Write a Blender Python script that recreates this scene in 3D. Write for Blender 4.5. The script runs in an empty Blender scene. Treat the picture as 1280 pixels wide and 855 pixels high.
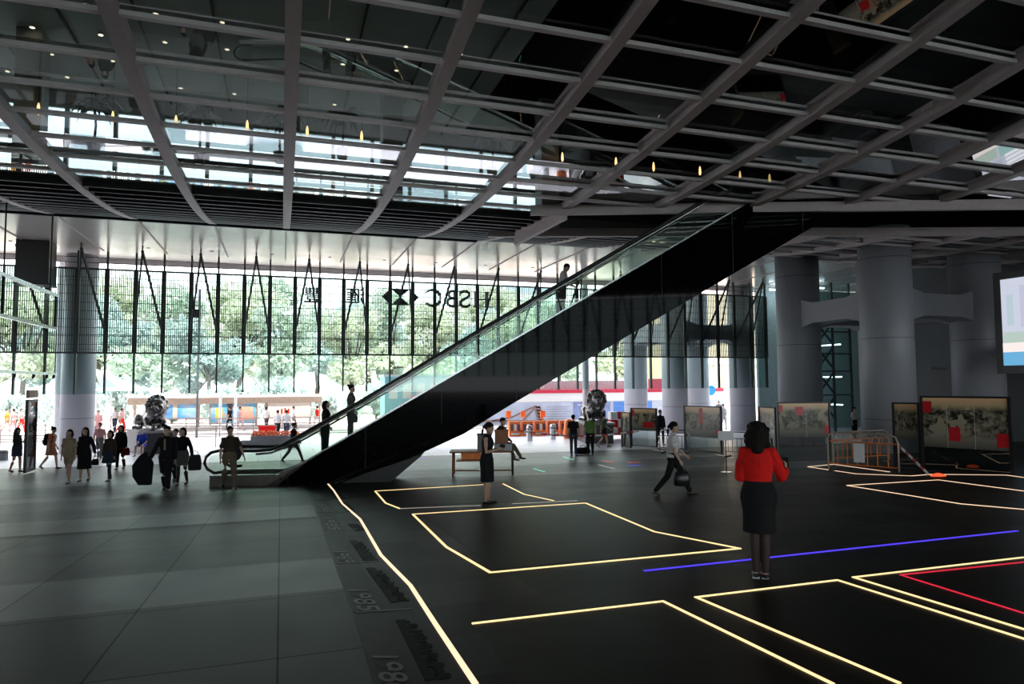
import bpy, bmesh, math, random
from mathutils import Vector, Matrix
random.seed(7)
C = bpy.context.scene
COL = C.collection
PI = math.pi
# ------------------------------------------------------------------ camera (photo frame 1280x855)
F = 853.0; YAW = math.radians(18.65); PIT = math.radians(3.4); ROLL = math.radians(0.34)
f0 = Vector((math.sin(YAW)*math.cos(PIT), math.cos(YAW)*math.cos(PIT), math.sin(PIT)))
r0 = Vector((math.cos(YAW), -math.sin(YAW), 0))
u0 = r0.cross(f0)
RR = r0*math.cos(ROLL) - u0*math.sin(ROLL)
UU = u0*math.cos(ROLL) + r0*math.sin(ROLL)
RH = Vector((math.cos(YAW), -math.sin(YAW), 0)); FH = Vector((math.sin(YAW), math.cos(YAW), 0))
cd = bpy.data.cameras.new('camera'); cam = bpy.data.objects.new('camera', cd); COL.objects.link(cam)
cd.sensor_width = 36; cd.lens = F/1280*36; cd.clip_end = 600; cd.clip_start = 0.05
m = Matrix((RR, UU, -f0)).transposed().to_4x4(); cam.matrix_world = m
C.camera = cam

def ray(x, y): return f0*F + RR*(x-640) - UU*(y-427.5)
def fz(N):
    if N < -10: return -1.11
    if N < 22: return -1.69-.058*N
    if N < 32: return -2.966-.025*(N-22)
    return -3.216-.004*(N-32)
def fl(x, y):                       # point of the sloping floor seen at a photo pixel
    d = ray(x, y); lo, hi = 1e-3, 3.0
    for _ in range(50):
        k = (lo+hi)/2; P = d*k
        if P.z > fz(P.y): lo = k
        else: hi = k
    return d*lo
def depth(P): return P.dot(f0)

# ------------------------------------------------------------------ materials
MATS = {}
def nt(name):
    m = bpy.data.materials.new(name); m.use_nodes = True
    b = m.node_tree.nodes['Principled BSDF']; MATS[name] = m
    return m, m.node_tree, b
def setb(b, col=None, rough=None, metal=None, spec=None):
    if col is not None: b.inputs['Base Color'].default_value = (*col, 1)
    if rough is not None: b.inputs['Roughness'].default_value = rough
    if metal is not None: b.inputs['Metallic'].default_value = metal
    if spec is not None: b.inputs['Specular IOR Level'].default_value = spec
def mat(name, col, rough=.6, metal=0, spec=.5, var=.12, scale=6, bump=0):
    if name in MATS: return MATS[name]
    m, t, b = nt(name); setb(b, col, rough, metal, spec)
    N = t.nodes; L = t.links
    tc = N.new('ShaderNodeTexCoord'); n = N.new('ShaderNodeTexNoise'); n.inputs['Scale'].default_value = scale
    n.inputs['Detail'].default_value = 4
    L.new(tc.outputs['Object'], n.inputs['Vector'])
    r = N.new('ShaderNodeValToRGB')
    r.color_ramp.elements[0].color = (*[c*(1-var) for c in col], 1); r.color_ramp.elements[1].color = (*[min(1, c*(1+var)) for c in col], 1)
    r.color_ramp.elements[0].position = .3; r.color_ramp.elements[1].position = .7
    L.new(n.outputs['Fac'], r.inputs[0]); L.new(r.outputs[0], b.inputs['Base Color'])
    if name in ('dark_inlay_stone', 'brown_inlay_stone', 'engraved_letters', 'engraved_numerals', 'dark_floor_panel'): b.inputs['Specular IOR Level'].default_value = {'dark_floor_panel': .035, 'engraved_numerals': .07, 'engraved_letters': .02}.get(name, .014)
    if bump:
        bp = N.new('ShaderNodeBump'); bp.inputs['Strength'].default_value = bump
        L.new(n.outputs['Fac'], bp.inputs['Height']); L.new(bp.outputs[0], b.inputs['Normal'])
    return m
def emit(name, col, s):
    if name in MATS: return MATS[name]
    m, t, b = nt(name); setb(b, (.02, .02, .02), .5)
    b.inputs['Emission Color'].default_value = (*col, 1); b.inputs['Emission Strength'].default_value = s
    return m
def glass(name, tint=(.9, .95, .95), refl=1.0, rough=0.0, gcol=(1, 1, 1)):
    if name in MATS: return MATS[name]
    m, t, b = nt(name); N = t.nodes; L = t.links; N.remove(b)
    out = [n for n in N if n.type == 'OUTPUT_MATERIAL'][0]
    tr = N.new('ShaderNodeBsdfTransparent'); tr.inputs[0].default_value = (*tint, 1)
    gl = N.new('ShaderNodeBsdfGlossy'); gl.inputs['Roughness'].default_value = rough; gl.inputs[0].default_value = (*gcol, 1)
    fr = N.new('ShaderNodeFresnel'); fr.inputs[0].default_value = 1.5
    geo = N.new('ShaderNodeNewGeometry')
    mi = N.new('ShaderNodeMath'); mi.operation = 'MULTIPLY'; mi.inputs[1].default_value = refl; mi.use_clamp = True
    # fresnel is taken the same on both faces
    fr2 = N.new('ShaderNodeLayerWeight'); fr2.inputs[0].default_value = .35
    L.new(fr2.outputs['Fresnel'], mi.inputs[0])
    mx = N.new('ShaderNodeMixShader'); L.new(mi.outputs[0], mx.inputs[0]); L.new(tr.outputs[0], mx.inputs[1]); L.new(gl.outputs[0], mx.inputs[2])
    L.new(mx.outputs[0], out.inputs[0]); N.remove(fr); N.remove(geo)
    return m
def seam_mat(name, col, rough, pitch=1.6, off=0.0, metal=0.0):
    m, t, b = nt(name); setb(b, col, rough, metal); N = t.nodes; L = t.links
    tc = N.new('ShaderNodeTexCoord'); s = N.new('ShaderNodeSeparateXYZ'); L.new(tc.outputs['Object'], s.inputs[0])
    a = N.new('ShaderNodeMath'); a.operation = 'ADD'; a.inputs[1].default_value = 100+off; L.new(s.outputs[2], a.inputs[0])
    q = N.new('ShaderNodeMath'); q.operation = 'MODULO'; q.inputs[1].default_value = pitch; L.new(a.outputs[0], q.inputs[0])
    c = N.new('ShaderNodeMath'); c.operation = 'LESS_THAN'; c.inputs[1].default_value = .03; L.new(q.outputs[0], c.inputs[0])
    mx = N.new('ShaderNodeMix'); mx.data_type = 'RGBA'; mx.inputs[6].default_value = (*col, 1); mx.inputs[7].default_value = (*[x*.35 for x in col], 1)
    L.new(c.outputs[0], mx.inputs[0]); L.new(mx.outputs[2], b.inputs['Base Color'])
    return m

M_BEAM = mat('warm_grey_paint', (.66, .55, .54), .5, var=.05)
M_RIB = mat('light_grey_rib_paint', (.85, .77, .76), .5, var=.04)
M_DARK = mat('dark_steel', (.02, .02, .022), .45, .3)
M_BLK = mat('black_paint', (.008, .008, .009), .4)
M_FIN = mat('louver_steel', (.022, .028, .028), .5)
M_COLUMN = seam_mat('column_cladding', (.35, .35, .38), .42, 3.3, .6)
M_SOF = mat('soffit_metal', (.84, .78, .71), .2, .3, var=.03, scale=2)
M_BELLY = glass('belly_glass', (.70, .77, .73), .65)
M_PANE = glass('facade_glass', (.80, .89, .88), .4)
M_CLEAR = glass('clear_glass', (.94, .97, .96), .12)
M_BAL = glass('balustrade_glass', (.90, .955, .92), .6)
M_HALL = mat('hall_ceiling', (.48, .50, .46), .6, var=.06, scale=.5)
M_HDARK = mat('atrium_dark', (.03, .035, .036), .6)
M_WALL = mat('dark_wall', (.13, .135, .14), .6, var=.08, scale=.7)
M_WHITE = mat('white_paint', (.75, .75, .76), .5, var=.03)
M_STEEL = mat('brushed_steel', (.55, .55, .57), .25, .9, var=.05)
M_RUB = mat('handrail_rubber', (.01, .01, .01), .35)
M_CLAD = mat('black_polished_cladding', (.002, .002, .0025), .04, 0, .08, var=.02)
M_YEL = emit('warm_strip_light', (1, .72, .34), 1.15)
M_YEL2 = emit('pale_strip_light', (1, .70, .46), 1.05)
M_BLU = emit('blue_strip_light', (.09, .05, 1), .8)
M_RED = emit('red_strip_light', (1, .02, .06), .55)
M_WSTR = emit('white_strip_light', (1, .92, .8), .3)
M_GRN = emit('green_strip_light', (.2, 1, .6), .6)
M_DLT = emit('downlight_glow', (1, .85, .62), 3)
M_PEND = emit('pendant_glow', (1, .55, .22), 2.5)
M_ORANGE = mat('orange_plastic', (.85, .22, .03), .45)
M_LAMPW = emit('lobby_fill_tube', (.75, .9, 1), 5)

# ------------------------------------------------------------------ mesh helpers
class MB:
    def __init__(s): s.v = []; s.f = []; s.mi = []; s.cur = 0
    def add(s, v, f):
        o = len(s.v); s.v += [tuple(p) for p in v]
        for q in f: s.f.append(tuple(i+o for i in q)); s.mi.append(s.cur)
        return s
    def box(s, a, b):
        x0, y0, z0 = a; x1, y1, z1 = b
        return s.add([(x0,y0,z0),(x1,y0,z0),(x1,y1,z0),(x0,y1,z0),(x0,y0,z1),(x1,y0,z1),(x1,y1,z1),(x0,y1,z1)],
            [(0,3,2,1),(4,5,6,7),(0,1,5,4),(1,2,6,5),(2,3,7,6),(3,0,4,7)])
    def bar(s, p, q, w, h=None, up=(0,0,1)):       # rectangular bar from p to q
        h = h or w; p = Vector(p); q = Vector(q); d = (q-p).normalized(); up = Vector(up)
        if abs(d.dot(up)) > .98: up = Vector((0,1,0))
        x = d.cross(up).normalized()*w/2; y = x.normalized().cross(d).normalized()*h/2
        v = [p-x-y, p+x-y, p+x+y, p-x+y, q-x-y, q+x-y, q+x+y, q-x+y]
        return s.add(v, [(0,3,2,1),(4,5,6,7),(0,1,5,4),(1,2,6,5),(2,3,7,6),(3,0,4,7)])
    def rings(s, rs, n=12, cap=True):               # rs: (centre, X half-vector, Y half-vector)
        o = len(s.v); v = []
        for c, X, Y in rs:
            c = Vector(c); X = Vector(X); Y = Vector(Y)
            for i in range(n):
                a = 2*PI*i/n; v.append(c+X*math.cos(a)+Y*math.sin(a))
        f = []
        for k in range(len(rs)-1):
            for i in range(n):
                j = (i+1) % n; f.append((k*n+i, k*n+j, (k+1)*n+j, (k+1)*n+i))
        if cap:
            f.append(tuple(range(n-1, -1, -1))); b = (len(rs)-1)*n; f.append(tuple(b+i for i in range(n)))
        return s.add(v, f)
    def tube(s, pts, r, n=8, flat=1.0, up=(0,0,1)):  # round tube with rounded ends
        pts = [Vector(p) for p in pts]; r = r if isinstance(r, (list, tuple)) else [r]*len(pts)
        up = Vector(up); rs = []
        for i, p in enumerate(pts):
            if i == 0: d = pts[1]-p
            elif i == len(pts)-1: d = p-pts[i-1]
            else: d = (pts[i+1]-p).normalized()+(p-pts[i-1]).normalized()
            d.normalize(); u = up
            if abs(d.dot(u)) > .95: u = Vector((0,1,0)) if abs(d.y) < .9 else Vector((1,0,0))
            X = d.cross(u).normalized(); Y = X.cross(d).normalized()
            if i == 0:
                for k in (.95, .7): rs.append((p-d*r[0]*k, X*r[0]*math.sqrt(1-k*k), Y*r[0]*math.sqrt(1-k*k)*flat))
            rs.append((p, X*r[i], Y*r[i]*flat))
            if i == len(pts)-1:
                for k in (.7, .95): rs.append((p+d*r[i]*k, X*r[i]*math.sqrt(1-k*k), Y*r[i]*math.sqrt(1-k*k)*flat))
        return s.rings(rs, n)
    def cyl(s, p, q, r, n=24, r2=None):
        p = Vector(p); q = Vector(q); d = (q-p).normalized(); u = Vector((0,0,1)) if abs(d.z) < .9 else Vector((0,1,0))
        X = d.cross(u).normalized(); Y = X.cross(d); r2 = r if r2 is None else r2
        return s.rings([(p, X*r, Y*r), (q, X*r2, Y*r2)], n)
    def ball(s, c, rx, ry=None, rz=None, n=12, k=8, tilt=0):
        ry = ry or rx; rz = rz or rx; c = Vector(c); rs = []
        ct, st = math.cos(tilt), math.sin(tilt)
        for i in range(k+1):
            a = -PI/2+PI*i/k; a = max(-1.5, min(1.5, a))
            z = math.sin(a)*rz; q = math.cos(a)
            rs.append((c+Vector((0, -z*st, z*ct)), Vector((rx*q, 0, 0)), Vector((0, ry*q*ct, ry*q*st))))
        return s.rings(rs, n)
    def prism(s, poly, vec):                         # poly: 3D points, extruded by vec
        n = len(poly); vec = Vector(vec); a = [Vector(p) for p in poly]; b = [p+vec for p in a]
        f = [tuple(range(n-1, -1, -1)), tuple(range(n, 2*n))]+[(i, (i+1) % n, n+(i+1) % n, n+i) for i in range(n)]
        return s.add(a+b, f)
    def quad(s, *p): return s.add(p, [tuple(range(len(p)))])
    def build(s, name, mats, parent=None, smooth=False, fix=True):
        me = bpy.data.meshes.new(name); me.from_pydata(s.v, [], s.f)
        mats = mats if isinstance(mats, (list, tuple)) else [mats]
        for m in mats: me.materials.append(m)
        if len(mats) > 1: me.polygons.foreach_set('material_index', s.mi)
        if fix:
            b = bmesh.new(); b.from_mesh(me); bmesh.ops.recalc_face_normals(b, faces=b.faces); b.to_mesh(me); b.free()
        if smooth: me.polygons.foreach_set('use_smooth', [True]*len(me.polygons))
        me.update()
        o = bpy.data.objects.new(name, me); COL.objects.link(o)
        if parent: o.parent = parent
        return o
def tag(o, label, cat, group=None, kind=None):
    if label: o['label'] = label
    if cat: o['category'] = cat
    if group: o['group'] = group
    if kind: o['kind'] = kind
    return o
def empty(name, loc=(0,0,0), rz=0, label=None, cat=None, group=None, kind=None):
    o = bpy.data.objects.new(name, None); COL.objects.link(o); o.location = loc; o.rotation_euler = (0,0,rz)
    o.empty_display_size = .1
    return tag(o, label, cat, group, kind)
def struct(o): o['kind'] = 'structure'; return o
def kids(o): return [c for c in COL.objects if c.parent == o]
def copytree(o, parent=None):
    c = o.copy(); COL.objects.link(c); c.parent = parent
    for ch in kids(o): copytree(ch, c)
    return c

# ------------------------------------------------------------------ world, sun, exposure
w = bpy.data.worlds.new('world'); C.world = w; w.use_nodes = True
bg = w.node_tree.nodes['Background']; bg.inputs[0].default_value = (.93, .96, 1, 1); bg.inputs[1].default_value = 4.2
sd = bpy.data.lights.new('sun', 'SUN'); sd.energy = 14; sd.angle = math.radians(1.5); sd.color = (1, .95, .88)
so = bpy.data.objects.new('sun', sd); COL.objects.link(so); so.rotation_euler = (math.radians(28), math.radians(-8), 0)
C.view_settings.view_transform = 'Standard'; C.view_settings.look = 'None'; C.view_settings.gamma = 1
C.view_settings.use_curve_mapping = False; C.view_settings.exposure = 0.35
try:
    C.cycles.use_denoising = True; C.cycles.max_bounces = 9; C.cycles.diffuse_bounces = 4; C.cycles.glossy_bounces = 4
    C.cycles.transparent_max_bounces = 24; C.cycles.caustics_reflective = False; C.cycles.caustics_refractive = False
    C.cycles.sample_clamp_indirect = 6
except Exception: pass

# ------------------------------------------------------------------ floor
def floor_mat():
    m, t, b = nt('stone_floor'); N = t.nodes; L = t.links
    tc = N.new('ShaderNodeTexCoord'); sp = N.new('ShaderNodeSeparateXYZ'); L.new(tc.outputs['Object'], sp.inputs[0])
    def brick(wd, ht, c1, c2, mo, ms, off=.37, sh=(0, 0, 0)):
        mp = N.new('ShaderNodeMapping'); mp.inputs['Location'].default_value = sh; L.new(tc.outputs['Object'], mp.inputs[0])
        k = N.new('ShaderNodeTexBrick'); k.offset = off; k.inputs['Scale'].default_value = 1
        k.inputs['Brick Width'].default_value = wd; k.inputs['Row Height'].default_value = ht; k.inputs['Mortar Size'].default_value = ms
        k.inputs['Color1'].default_value = (*c1, 1); k.inputs['Color2'].default_value = (*c2, 1); k.inputs['Mortar'].default_value = (*mo, 1)
        L.new(mp.outputs[0], k.inputs['Vector']); return k
    k1 = brick(1.25, 60, (.9, .9, .9), (1.1, 1.1, 1.1), (.3, .3, .3), .008, 0, (0, 30, 0))
    k1b = brick(60, 1.86, (.92, .92, .92), (1.05, 1.05, 1.05), (.35, .35, .35), .012, 0, (30, .18, 0))
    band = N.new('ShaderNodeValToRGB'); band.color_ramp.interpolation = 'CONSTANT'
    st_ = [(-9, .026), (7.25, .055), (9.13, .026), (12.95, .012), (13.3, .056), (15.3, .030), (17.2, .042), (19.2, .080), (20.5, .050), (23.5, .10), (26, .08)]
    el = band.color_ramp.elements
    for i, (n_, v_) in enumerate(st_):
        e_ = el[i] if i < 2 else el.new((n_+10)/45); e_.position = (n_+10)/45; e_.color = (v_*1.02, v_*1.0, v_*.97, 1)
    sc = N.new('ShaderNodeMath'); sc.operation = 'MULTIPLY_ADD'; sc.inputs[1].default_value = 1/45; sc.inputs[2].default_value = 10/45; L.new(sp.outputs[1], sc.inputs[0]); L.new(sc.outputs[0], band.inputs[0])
    kk = N.new('ShaderNodeMix'); kk.data_type = 'RGBA'; kk.blend_type = 'MULTIPLY'; kk.inputs[0].default_value = 1; L.new(k1.outputs[0], kk.inputs[6]); L.new(k1b.outputs[0], kk.inputs[7])
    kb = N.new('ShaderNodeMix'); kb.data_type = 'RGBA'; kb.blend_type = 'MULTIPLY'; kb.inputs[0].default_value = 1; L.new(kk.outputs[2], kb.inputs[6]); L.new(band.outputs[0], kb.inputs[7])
    k2 = brick(1.22, .9, (.018, .0175, .015), (.028, .027, .022), (.02, .02, .018), .012, .5)
    def gt(sock, v, soft=None):
        a = N.new('ShaderNodeMath'); a.operation = 'GREATER_THAN'; a.inputs[1].default_value = v; L.new(sock, a.inputs[0]); return a.outputs[0]
    mx = N.new('ShaderNodeMix'); mx.data_type = 'RGBA'; 
    sk_ = N.new('ShaderNodeMath'); sk_.operation = 'MULTIPLY_ADD'; sk_.inputs[1].default_value = .30; L.new(sp.outputs[0], sk_.inputs[0]); L.new(sp.outputs[1], sk_.inputs[2])
    nl = N.new('ShaderNodeMath'); nl.operation = 'LESS_THAN'; nl.inputs[1].default_value = 22.2; L.new(sk_.outputs[0], nl.inputs[0])
    an = N.new('ShaderNodeMath'); an.operation = 'MULTIPLY'; L.new(gt(sp.outputs[0], .66), an.inputs[0]); L.new(nl.outputs[0], an.inputs[1]); L.new(an.outputs[0], mx.inputs[0]); L.new(kb.outputs[2], mx.inputs[6]); L.new(k2.outputs[0], mx.inputs[7])
    k3 = brick(2.4, 2.4, (.55, .55, .62), (.62, .62, .68), (.25, .25, .28), .02)
    mx2 = N.new('ShaderNodeMix'); mx2.data_type = 'RGBA'
    e = N.new('ShaderNodeMath'); e.operation = 'MULTIPLY_ADD'; e.inputs[1].default_value = .12; L.new(sp.outputs[0], e.inputs[0]); L.new(sp.outputs[1], e.inputs[2])
    L.new(gt(e.outputs[0], 30.2), mx2.inputs[0]); L.new(mx.outputs[2], mx2.inputs[6]); L.new(k3.outputs[0], mx2.inputs[7])
    n = N.new('ShaderNodeTexNoise'); n.inputs['Scale'].default_value = 1.3; n.inputs['Detail'].default_value = 8; L.new(tc.outputs['Object'], n.inputs['Vector'])
    r = N.new('ShaderNodeValToRGB'); r.color_ramp.elements[0].color = (.72, .72, .72, 1); r.color_ramp.elements[1].color = (1.2, 1.2, 1.2, 1); L.new(n.outputs['Fac'], r.inputs[0])
    mu = N.new('ShaderNodeMix'); mu.data_type = 'RGBA'; mu.blend_type = 'MULTIPLY'; mu.inputs[0].default_value = 1; L.new(mx2.outputs[2], mu.inputs[6]); L.new(r.outputs[0], mu.inputs[7])
    L.new(mu.outputs[2], b.inputs['Base Color']); 
    bw = N.new('ShaderNodeRGBToBW'); L.new(mu.outputs[2], bw.inputs[0]); sm_ = N.new('ShaderNodeMath'); sm_.operation = 'MULTIPLY'; sm_.inputs[1].default_value = 1.5; sm_.use_clamp = True
    L.new(bw.outputs[0], sm_.inputs[0]); s2 = N.new('ShaderNodeMath'); s2.operation = 'MINIMUM'; s2.inputs[1].default_value = .4; L.new(sm_.outputs[0], s2.inputs[0]); L.new(s2.outputs[0], b.inputs['Specular IOR Level'])
    rr = N.new('ShaderNodeMapRange'); rr.inputs['To Min'].default_value = .30; rr.inputs['To Max'].default_value = .46; L.new(n.outputs['Fac'], rr.inputs[0]); L.new(rr.outputs[0], b.inputs['Roughness'])
    return m
M_FLOOR = floor_mat()
ns = [-45, -14, -10, 0, 10, 22, 27, 32, 46]
b = MB()
for i in range(len(ns)-1):
    a, c = ns[i], ns[i+1]
    b.quad((-45, a, fz(a)), (60, a, fz(a)), (60, c, fz(c)), (-45, c, fz(c)))
struct(b.build('floor', M_FLOOR))
M_ROAD = mat('sunlit_road', (.50, .44, .42), .8, var=.1, scale=.6)
M_KERB = mat('kerb_stone', (.55, .53, .52), .7)
b = MB(); b.box((-70, 46, -3.6), (90, 120, -3.42)); struct(b.build('ground_road', M_ROAD))
b = MB(); b.box((-45, 45.6, -3.6), (60, 46, -3.27)); struct(b.build('trim_kerb', M_KERB))
b = MB(); b.box((-45, 49.0, -3.42), (90, 49.25, -3.36)); b.box((-45, 51.2, -3.42), (90, 51.45, -3.36)); struct(b.build('tram_rail_slab', M_KERB))

# ------------------------------------------------------------------ ceiling: the hanging belly of ribs and glass
ceil = empty('ceiling', kind='structure')
def bz(N): return 5.3+.009*(N-18.5)**2
def bE(k): return .1+2.7*k
def nnear(E): return 18.15-(E-10.9)*.36
def nfar(E): return nnear(E)+4.6
NS0, NE = 6.3, 28.6
K0, K1 = -8, 13
def beam_seg(k, a, c):
    b = MB(); E = bE(k); n = max(2, int((c-a)/.65)); rs = []
    pts = [a+(c-a)*i/n for i in range(n+1)]; v = []
    for N in pts:
        z = bz(N); wd = .125; h = .20
        v += [(E-wd, N, z), (E+wd, N, z), (E+wd, N, z+h), (E-wd, N, z+h)]
    f = [(0, 1, 2, 3), tuple(len(v)-4+i for i in (3, 2, 1, 0))]
    for i in range(n):
        o = 4*i
        for j in range(4): f.append((o+j, o+4+j, o+4+(j+1) % 4, o+(j+1) % 4))
    b.add(v, f); return b.build('main_beam', M_BEAM, ceil)
OPEN_E = 9.5
for k in range(K0, K1+1):
    if bE(k) > OPEN_E: beam_seg(k, NS0, nnear(bE(k))); beam_seg(k, nfar(bE(k)), NE)
    else: beam_seg(k, NS0, NE)
rows = [14.35+1.3*j for j in range(-6, 11)]
for N in rows:
    b = MB(); z = bz(N)
    for k in range(K0, K1):
        Ea, Eb = bE(k)+.11, bE(k+1)-.11
        if N > 20.3 and k < 5: continue
        if k >= 3 and N > nnear(Ea)-.2 and N < nfar(Ea)+.2: continue
        b.box((Ea-.02, N-.06, z+.05), (Eb+.02, N+.06, z+.13))
    if b.v: b.build('cross_rib', M_RIB, ceil)
for k in range(K0, K1):
    b = MB(); Ea, Eb = bE(k), bE(k+1); e = .5*(Ea+Eb)
    def seg(a, c):
        n = max(1, round((c-a)/1.3))
        for i in range(n):
            p, q = a+(c-a)*i/n, a+(c-a)*(i+1)/n
            b.quad((Ea, p, bz(p)+.16), (Eb, p, bz(p)+.16), (Eb, q, bz(q)+.16), (Ea, q, bz(q)+.16))
    if k >= 3: seg(NS0, nnear(e)); seg(nfar(e), NE)
    elif True: seg(NS0, 20.85)
    b.build('glazing', M_BELLY, ceil)
# dark slats at the north end of the belly
for k in range(K0, 5):
    b = MB(); N = 20.95; i = 0
    Ea, Eb = bE(k)+.11, bE(k+1)-.11
    while N < NE-.1:
        if not (k >= 3 and N < nfar(Ea)):
            if i < 2: 
                for q in range(4):
                    x0 = Ea+(Eb-Ea)*q/4; x1 = Ea+(Eb-Ea)*(q+1)/4
                    b.box((x0, N, bz(N)+.1), (x1-.12 if q < 3 else x1, N+.34, bz(N)+.14))
            else: b.box((Ea, N, bz(N)+.12), (Eb, N+.60, bz(N)+.16))
            b.box((Ea, N-.03, bz(N)+.02), (Eb, N+.03, bz(N)+.26))
        N += .64; i += 1
    if b.v: b.build('slat_screen', M_DARK, ceil)
# edge beams around the escalator opening
b = MB()
Ea, Eb = 7.2, bE(K1)
for (fn, nm) in ((nnear, 0), (nfar, 1)):
    b = MB(); b.bar((Ea, fn(Ea), bz(fn(Ea))-.02), (Eb, fn(Eb), bz(16)-.02), .16, .30); b.build('edge_beam', M_BEAM, ceil)
b = MB(); b.bar((8.2, nnear(8.2), 5.25), (8.2, nfar(8.2), 5.35), .16, .5); b.build('edge_beam', M_BEAM, ceil)
# white metal soffit north of the belly and the one behind the camera
sof = struct(MB().box((-40, NE-.1, 6.3), (45, 39.0, 6.42)).build('ceiling_north', M_SOF))
for k in range(-12, 14):
    MB().box((bE(k)-.03, NE, 6.27), (bE(k)+.03, 36.2, 6.31)).build('seam', M_BEAM, sof)
MB().box((-40, 38.6, 6.1), (45, 38.9, 6.3)).build('edge_trim', M_RIB, sof)
MB().box((-40, NE-.2, 6.12), (8, NE-.1, 6.45)).build('fascia', M_DARK, sof)
struct(MB().box((-40, -14.5, 6.62), (45, NS0, 6.8)).build('ceiling_south', M_WALL))
# soffit downlights
for i in range(24):
    E = -14+i*2.7
    o = MB().cyl((E, 34.9, 6.285), (E, 34.9, 6.31), .07, 12).build('soffit_downlight', M_DARK)
    tag(o, 'small round fitting in the pale metal soffit above the glass screen', 'light', 'fittings in the metal soffit')
# upper hall seen through the glass: slab, windows, dark atrium
struct(MB().box((-40, 36.3, 6.42), (45, 36.6, 9.6)).build('wall_upper_sill', M_WALL))
hc = struct(MB().box((-40, 17.0, 13.8), (9.3, 37.5, 14.6)).build('ceiling_hall', M_HALL))
for k in range(-14, 4): MB().box((bE(k)-.04, 17.0, 13.72), (bE(k)+.04, 36.4, 13.8)).build('seam', M_HDARK, hc)
struct(MB().box((9.0, 17.0, 14.6), (9.3, 37.5, 30)).build('wall_atrium_gallery', M_HDARK))
struct(MB().box((-40, 16.7, 12.6), (9.3, 17.0, 14.6)).build('wall_hall_edge', M_HDARK))
struct(MB().box((-40, -14.5, 30), (46, 38, 30.5)).build('ceiling_atrium', M_HDARK))
struct(MB().box((-40, -14.8, 6.8), (46, -14.5, 30)).build('wall_atrium_south', M_HDARK))
struct(MB().box((-40.3, -14.8, -2), (-40, 38, 30)).build('wall_atrium_west', M_HDARK))
struct(MB().box((45, -14.8, -3.5), (45.3, 38, 30)).build('wall_atrium_east', M_HDARK))
struct(MB().box((14.5, 36.5, 9.6), (45, 36.8, 13.8)).build('wall_atrium_north', M_HDARK))
struct(MB().box((9.0, 36.5, 13.8), (45, 37.4, 30.4)).build('wall_atrium_north_upper', M_HDARK))
win = empty('window_2', kind='structure')
b = MB()
for i in range(28):
    E = -40+2.02*i
    if E < 14.6: MB().box((E-.09, 36.3, 9.6), (E+.09, 36.5, 13.8)).build('mullion', M_HALL, win)
for z, h in ((9.6, .25), (11.35, .32), (13.0, .8)): MB().box((-40, 36.35, z), (14.5, 36.5, z+h)).build('transom', M_HALL, win)
MB().box((-40, 33.9, 10.1), (14.5, 34.0, 10.35)).build('rail', M_DARK, win)
MB().box((-40, 36.42, 9.6), (14.5, 36.44, 13.8)).build('pane', glass('hall_glass', (.55, .62, .66), .3), win)
for E in (-14.2, -9.4, 4.6, 12.2):
    tag(MB().box((E-.45, 30.2, 6.5), (E+.45, 31.1, 13.8)).build('hall_pillar', M_HALL), 'square grey pillar in the upper hall seen through the glass', 'pillar', 'pillars in the upper hall')
def onN(x, y, N): d = ray(x, y); return d*(N/d.y)
def onZ(x, y, Z): d = ray(x, y); return d*(Z/d.z)
def onE(x, y, E): d = ray(x, y); return d*(E/d.x)
pend = None
for i, (x, y) in enumerate([(48,137),(141,147),(220,152),(309,158),(384,165),(452,171),(703,197),(770,203),(817,209),(875,214),(925,220),(962,223)]):
    P = onN(x, y, 29.5)
    if pend is None:
        pend = empty('pendant_lamp', P)
        MB().rings([((0,0,-.2),(.03,0,0),(0,.03,0)), ((0,0,-.08),(.06,0,0),(0,.06,0)), ((0,0,.12),(.05,0,0),(0,.05,0)), ((0,0,.25),(.02,0,0),(0,.02,0))], 10).build('shade', M_PEND, pend, True)
        MB().cyl((0,0,.3), (0,0,2.2), .012, 6).build('rod', M_DARK, pend)
        o = pend
    else: o = copytree(pend); o.location = P
    tag(o, 'glowing amber pendant lamp in the upper hall seen through the glass ceiling', 'lamp', 'amber pendants in the upper hall')
dl = []
for x, y in [(318,18),(580,52),(827,84),(120,103),(375,131),(614,158),(845,185),(192,203),(420,228),(645,250),(862,275),(1275,240),(1260,320),(1245,390),(672,329),(872,350),(250,288),(28,266)]: dl.append((x/2.977, y/2.977))
for x, y in [(45,147),(260,175),(463,203),(661,230),(849,255),(26,240),(225,263),(603,311),(778,333),(195,341),(552,382),(718,401),(172,408),(506,443),(660,461),(948,356),(1108,377),(878,421),(1031,439)]: dl.append((x/2.977+420, y/2.977))
dp = None
for x, y in dl:
    P = onZ(x, y, 13.7)
    if P.x > 9: continue
    if dp is None:
        dp = empty('downlight', P)
        MB().cyl((0,0,0), (0,0,.02), .085, 14).build('lens', M_DLT, dp)
        MB().cyl((0,0,.005), (0,0,.06), .13, 14).build('trim_ring', M_WHITE, dp); o = dp
    else: o = copytree(dp); o.location = P
    tag(o, 'small round warm downlight in the hall ceiling above the glass', 'light', 'downlights above the glass ceiling')
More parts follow.
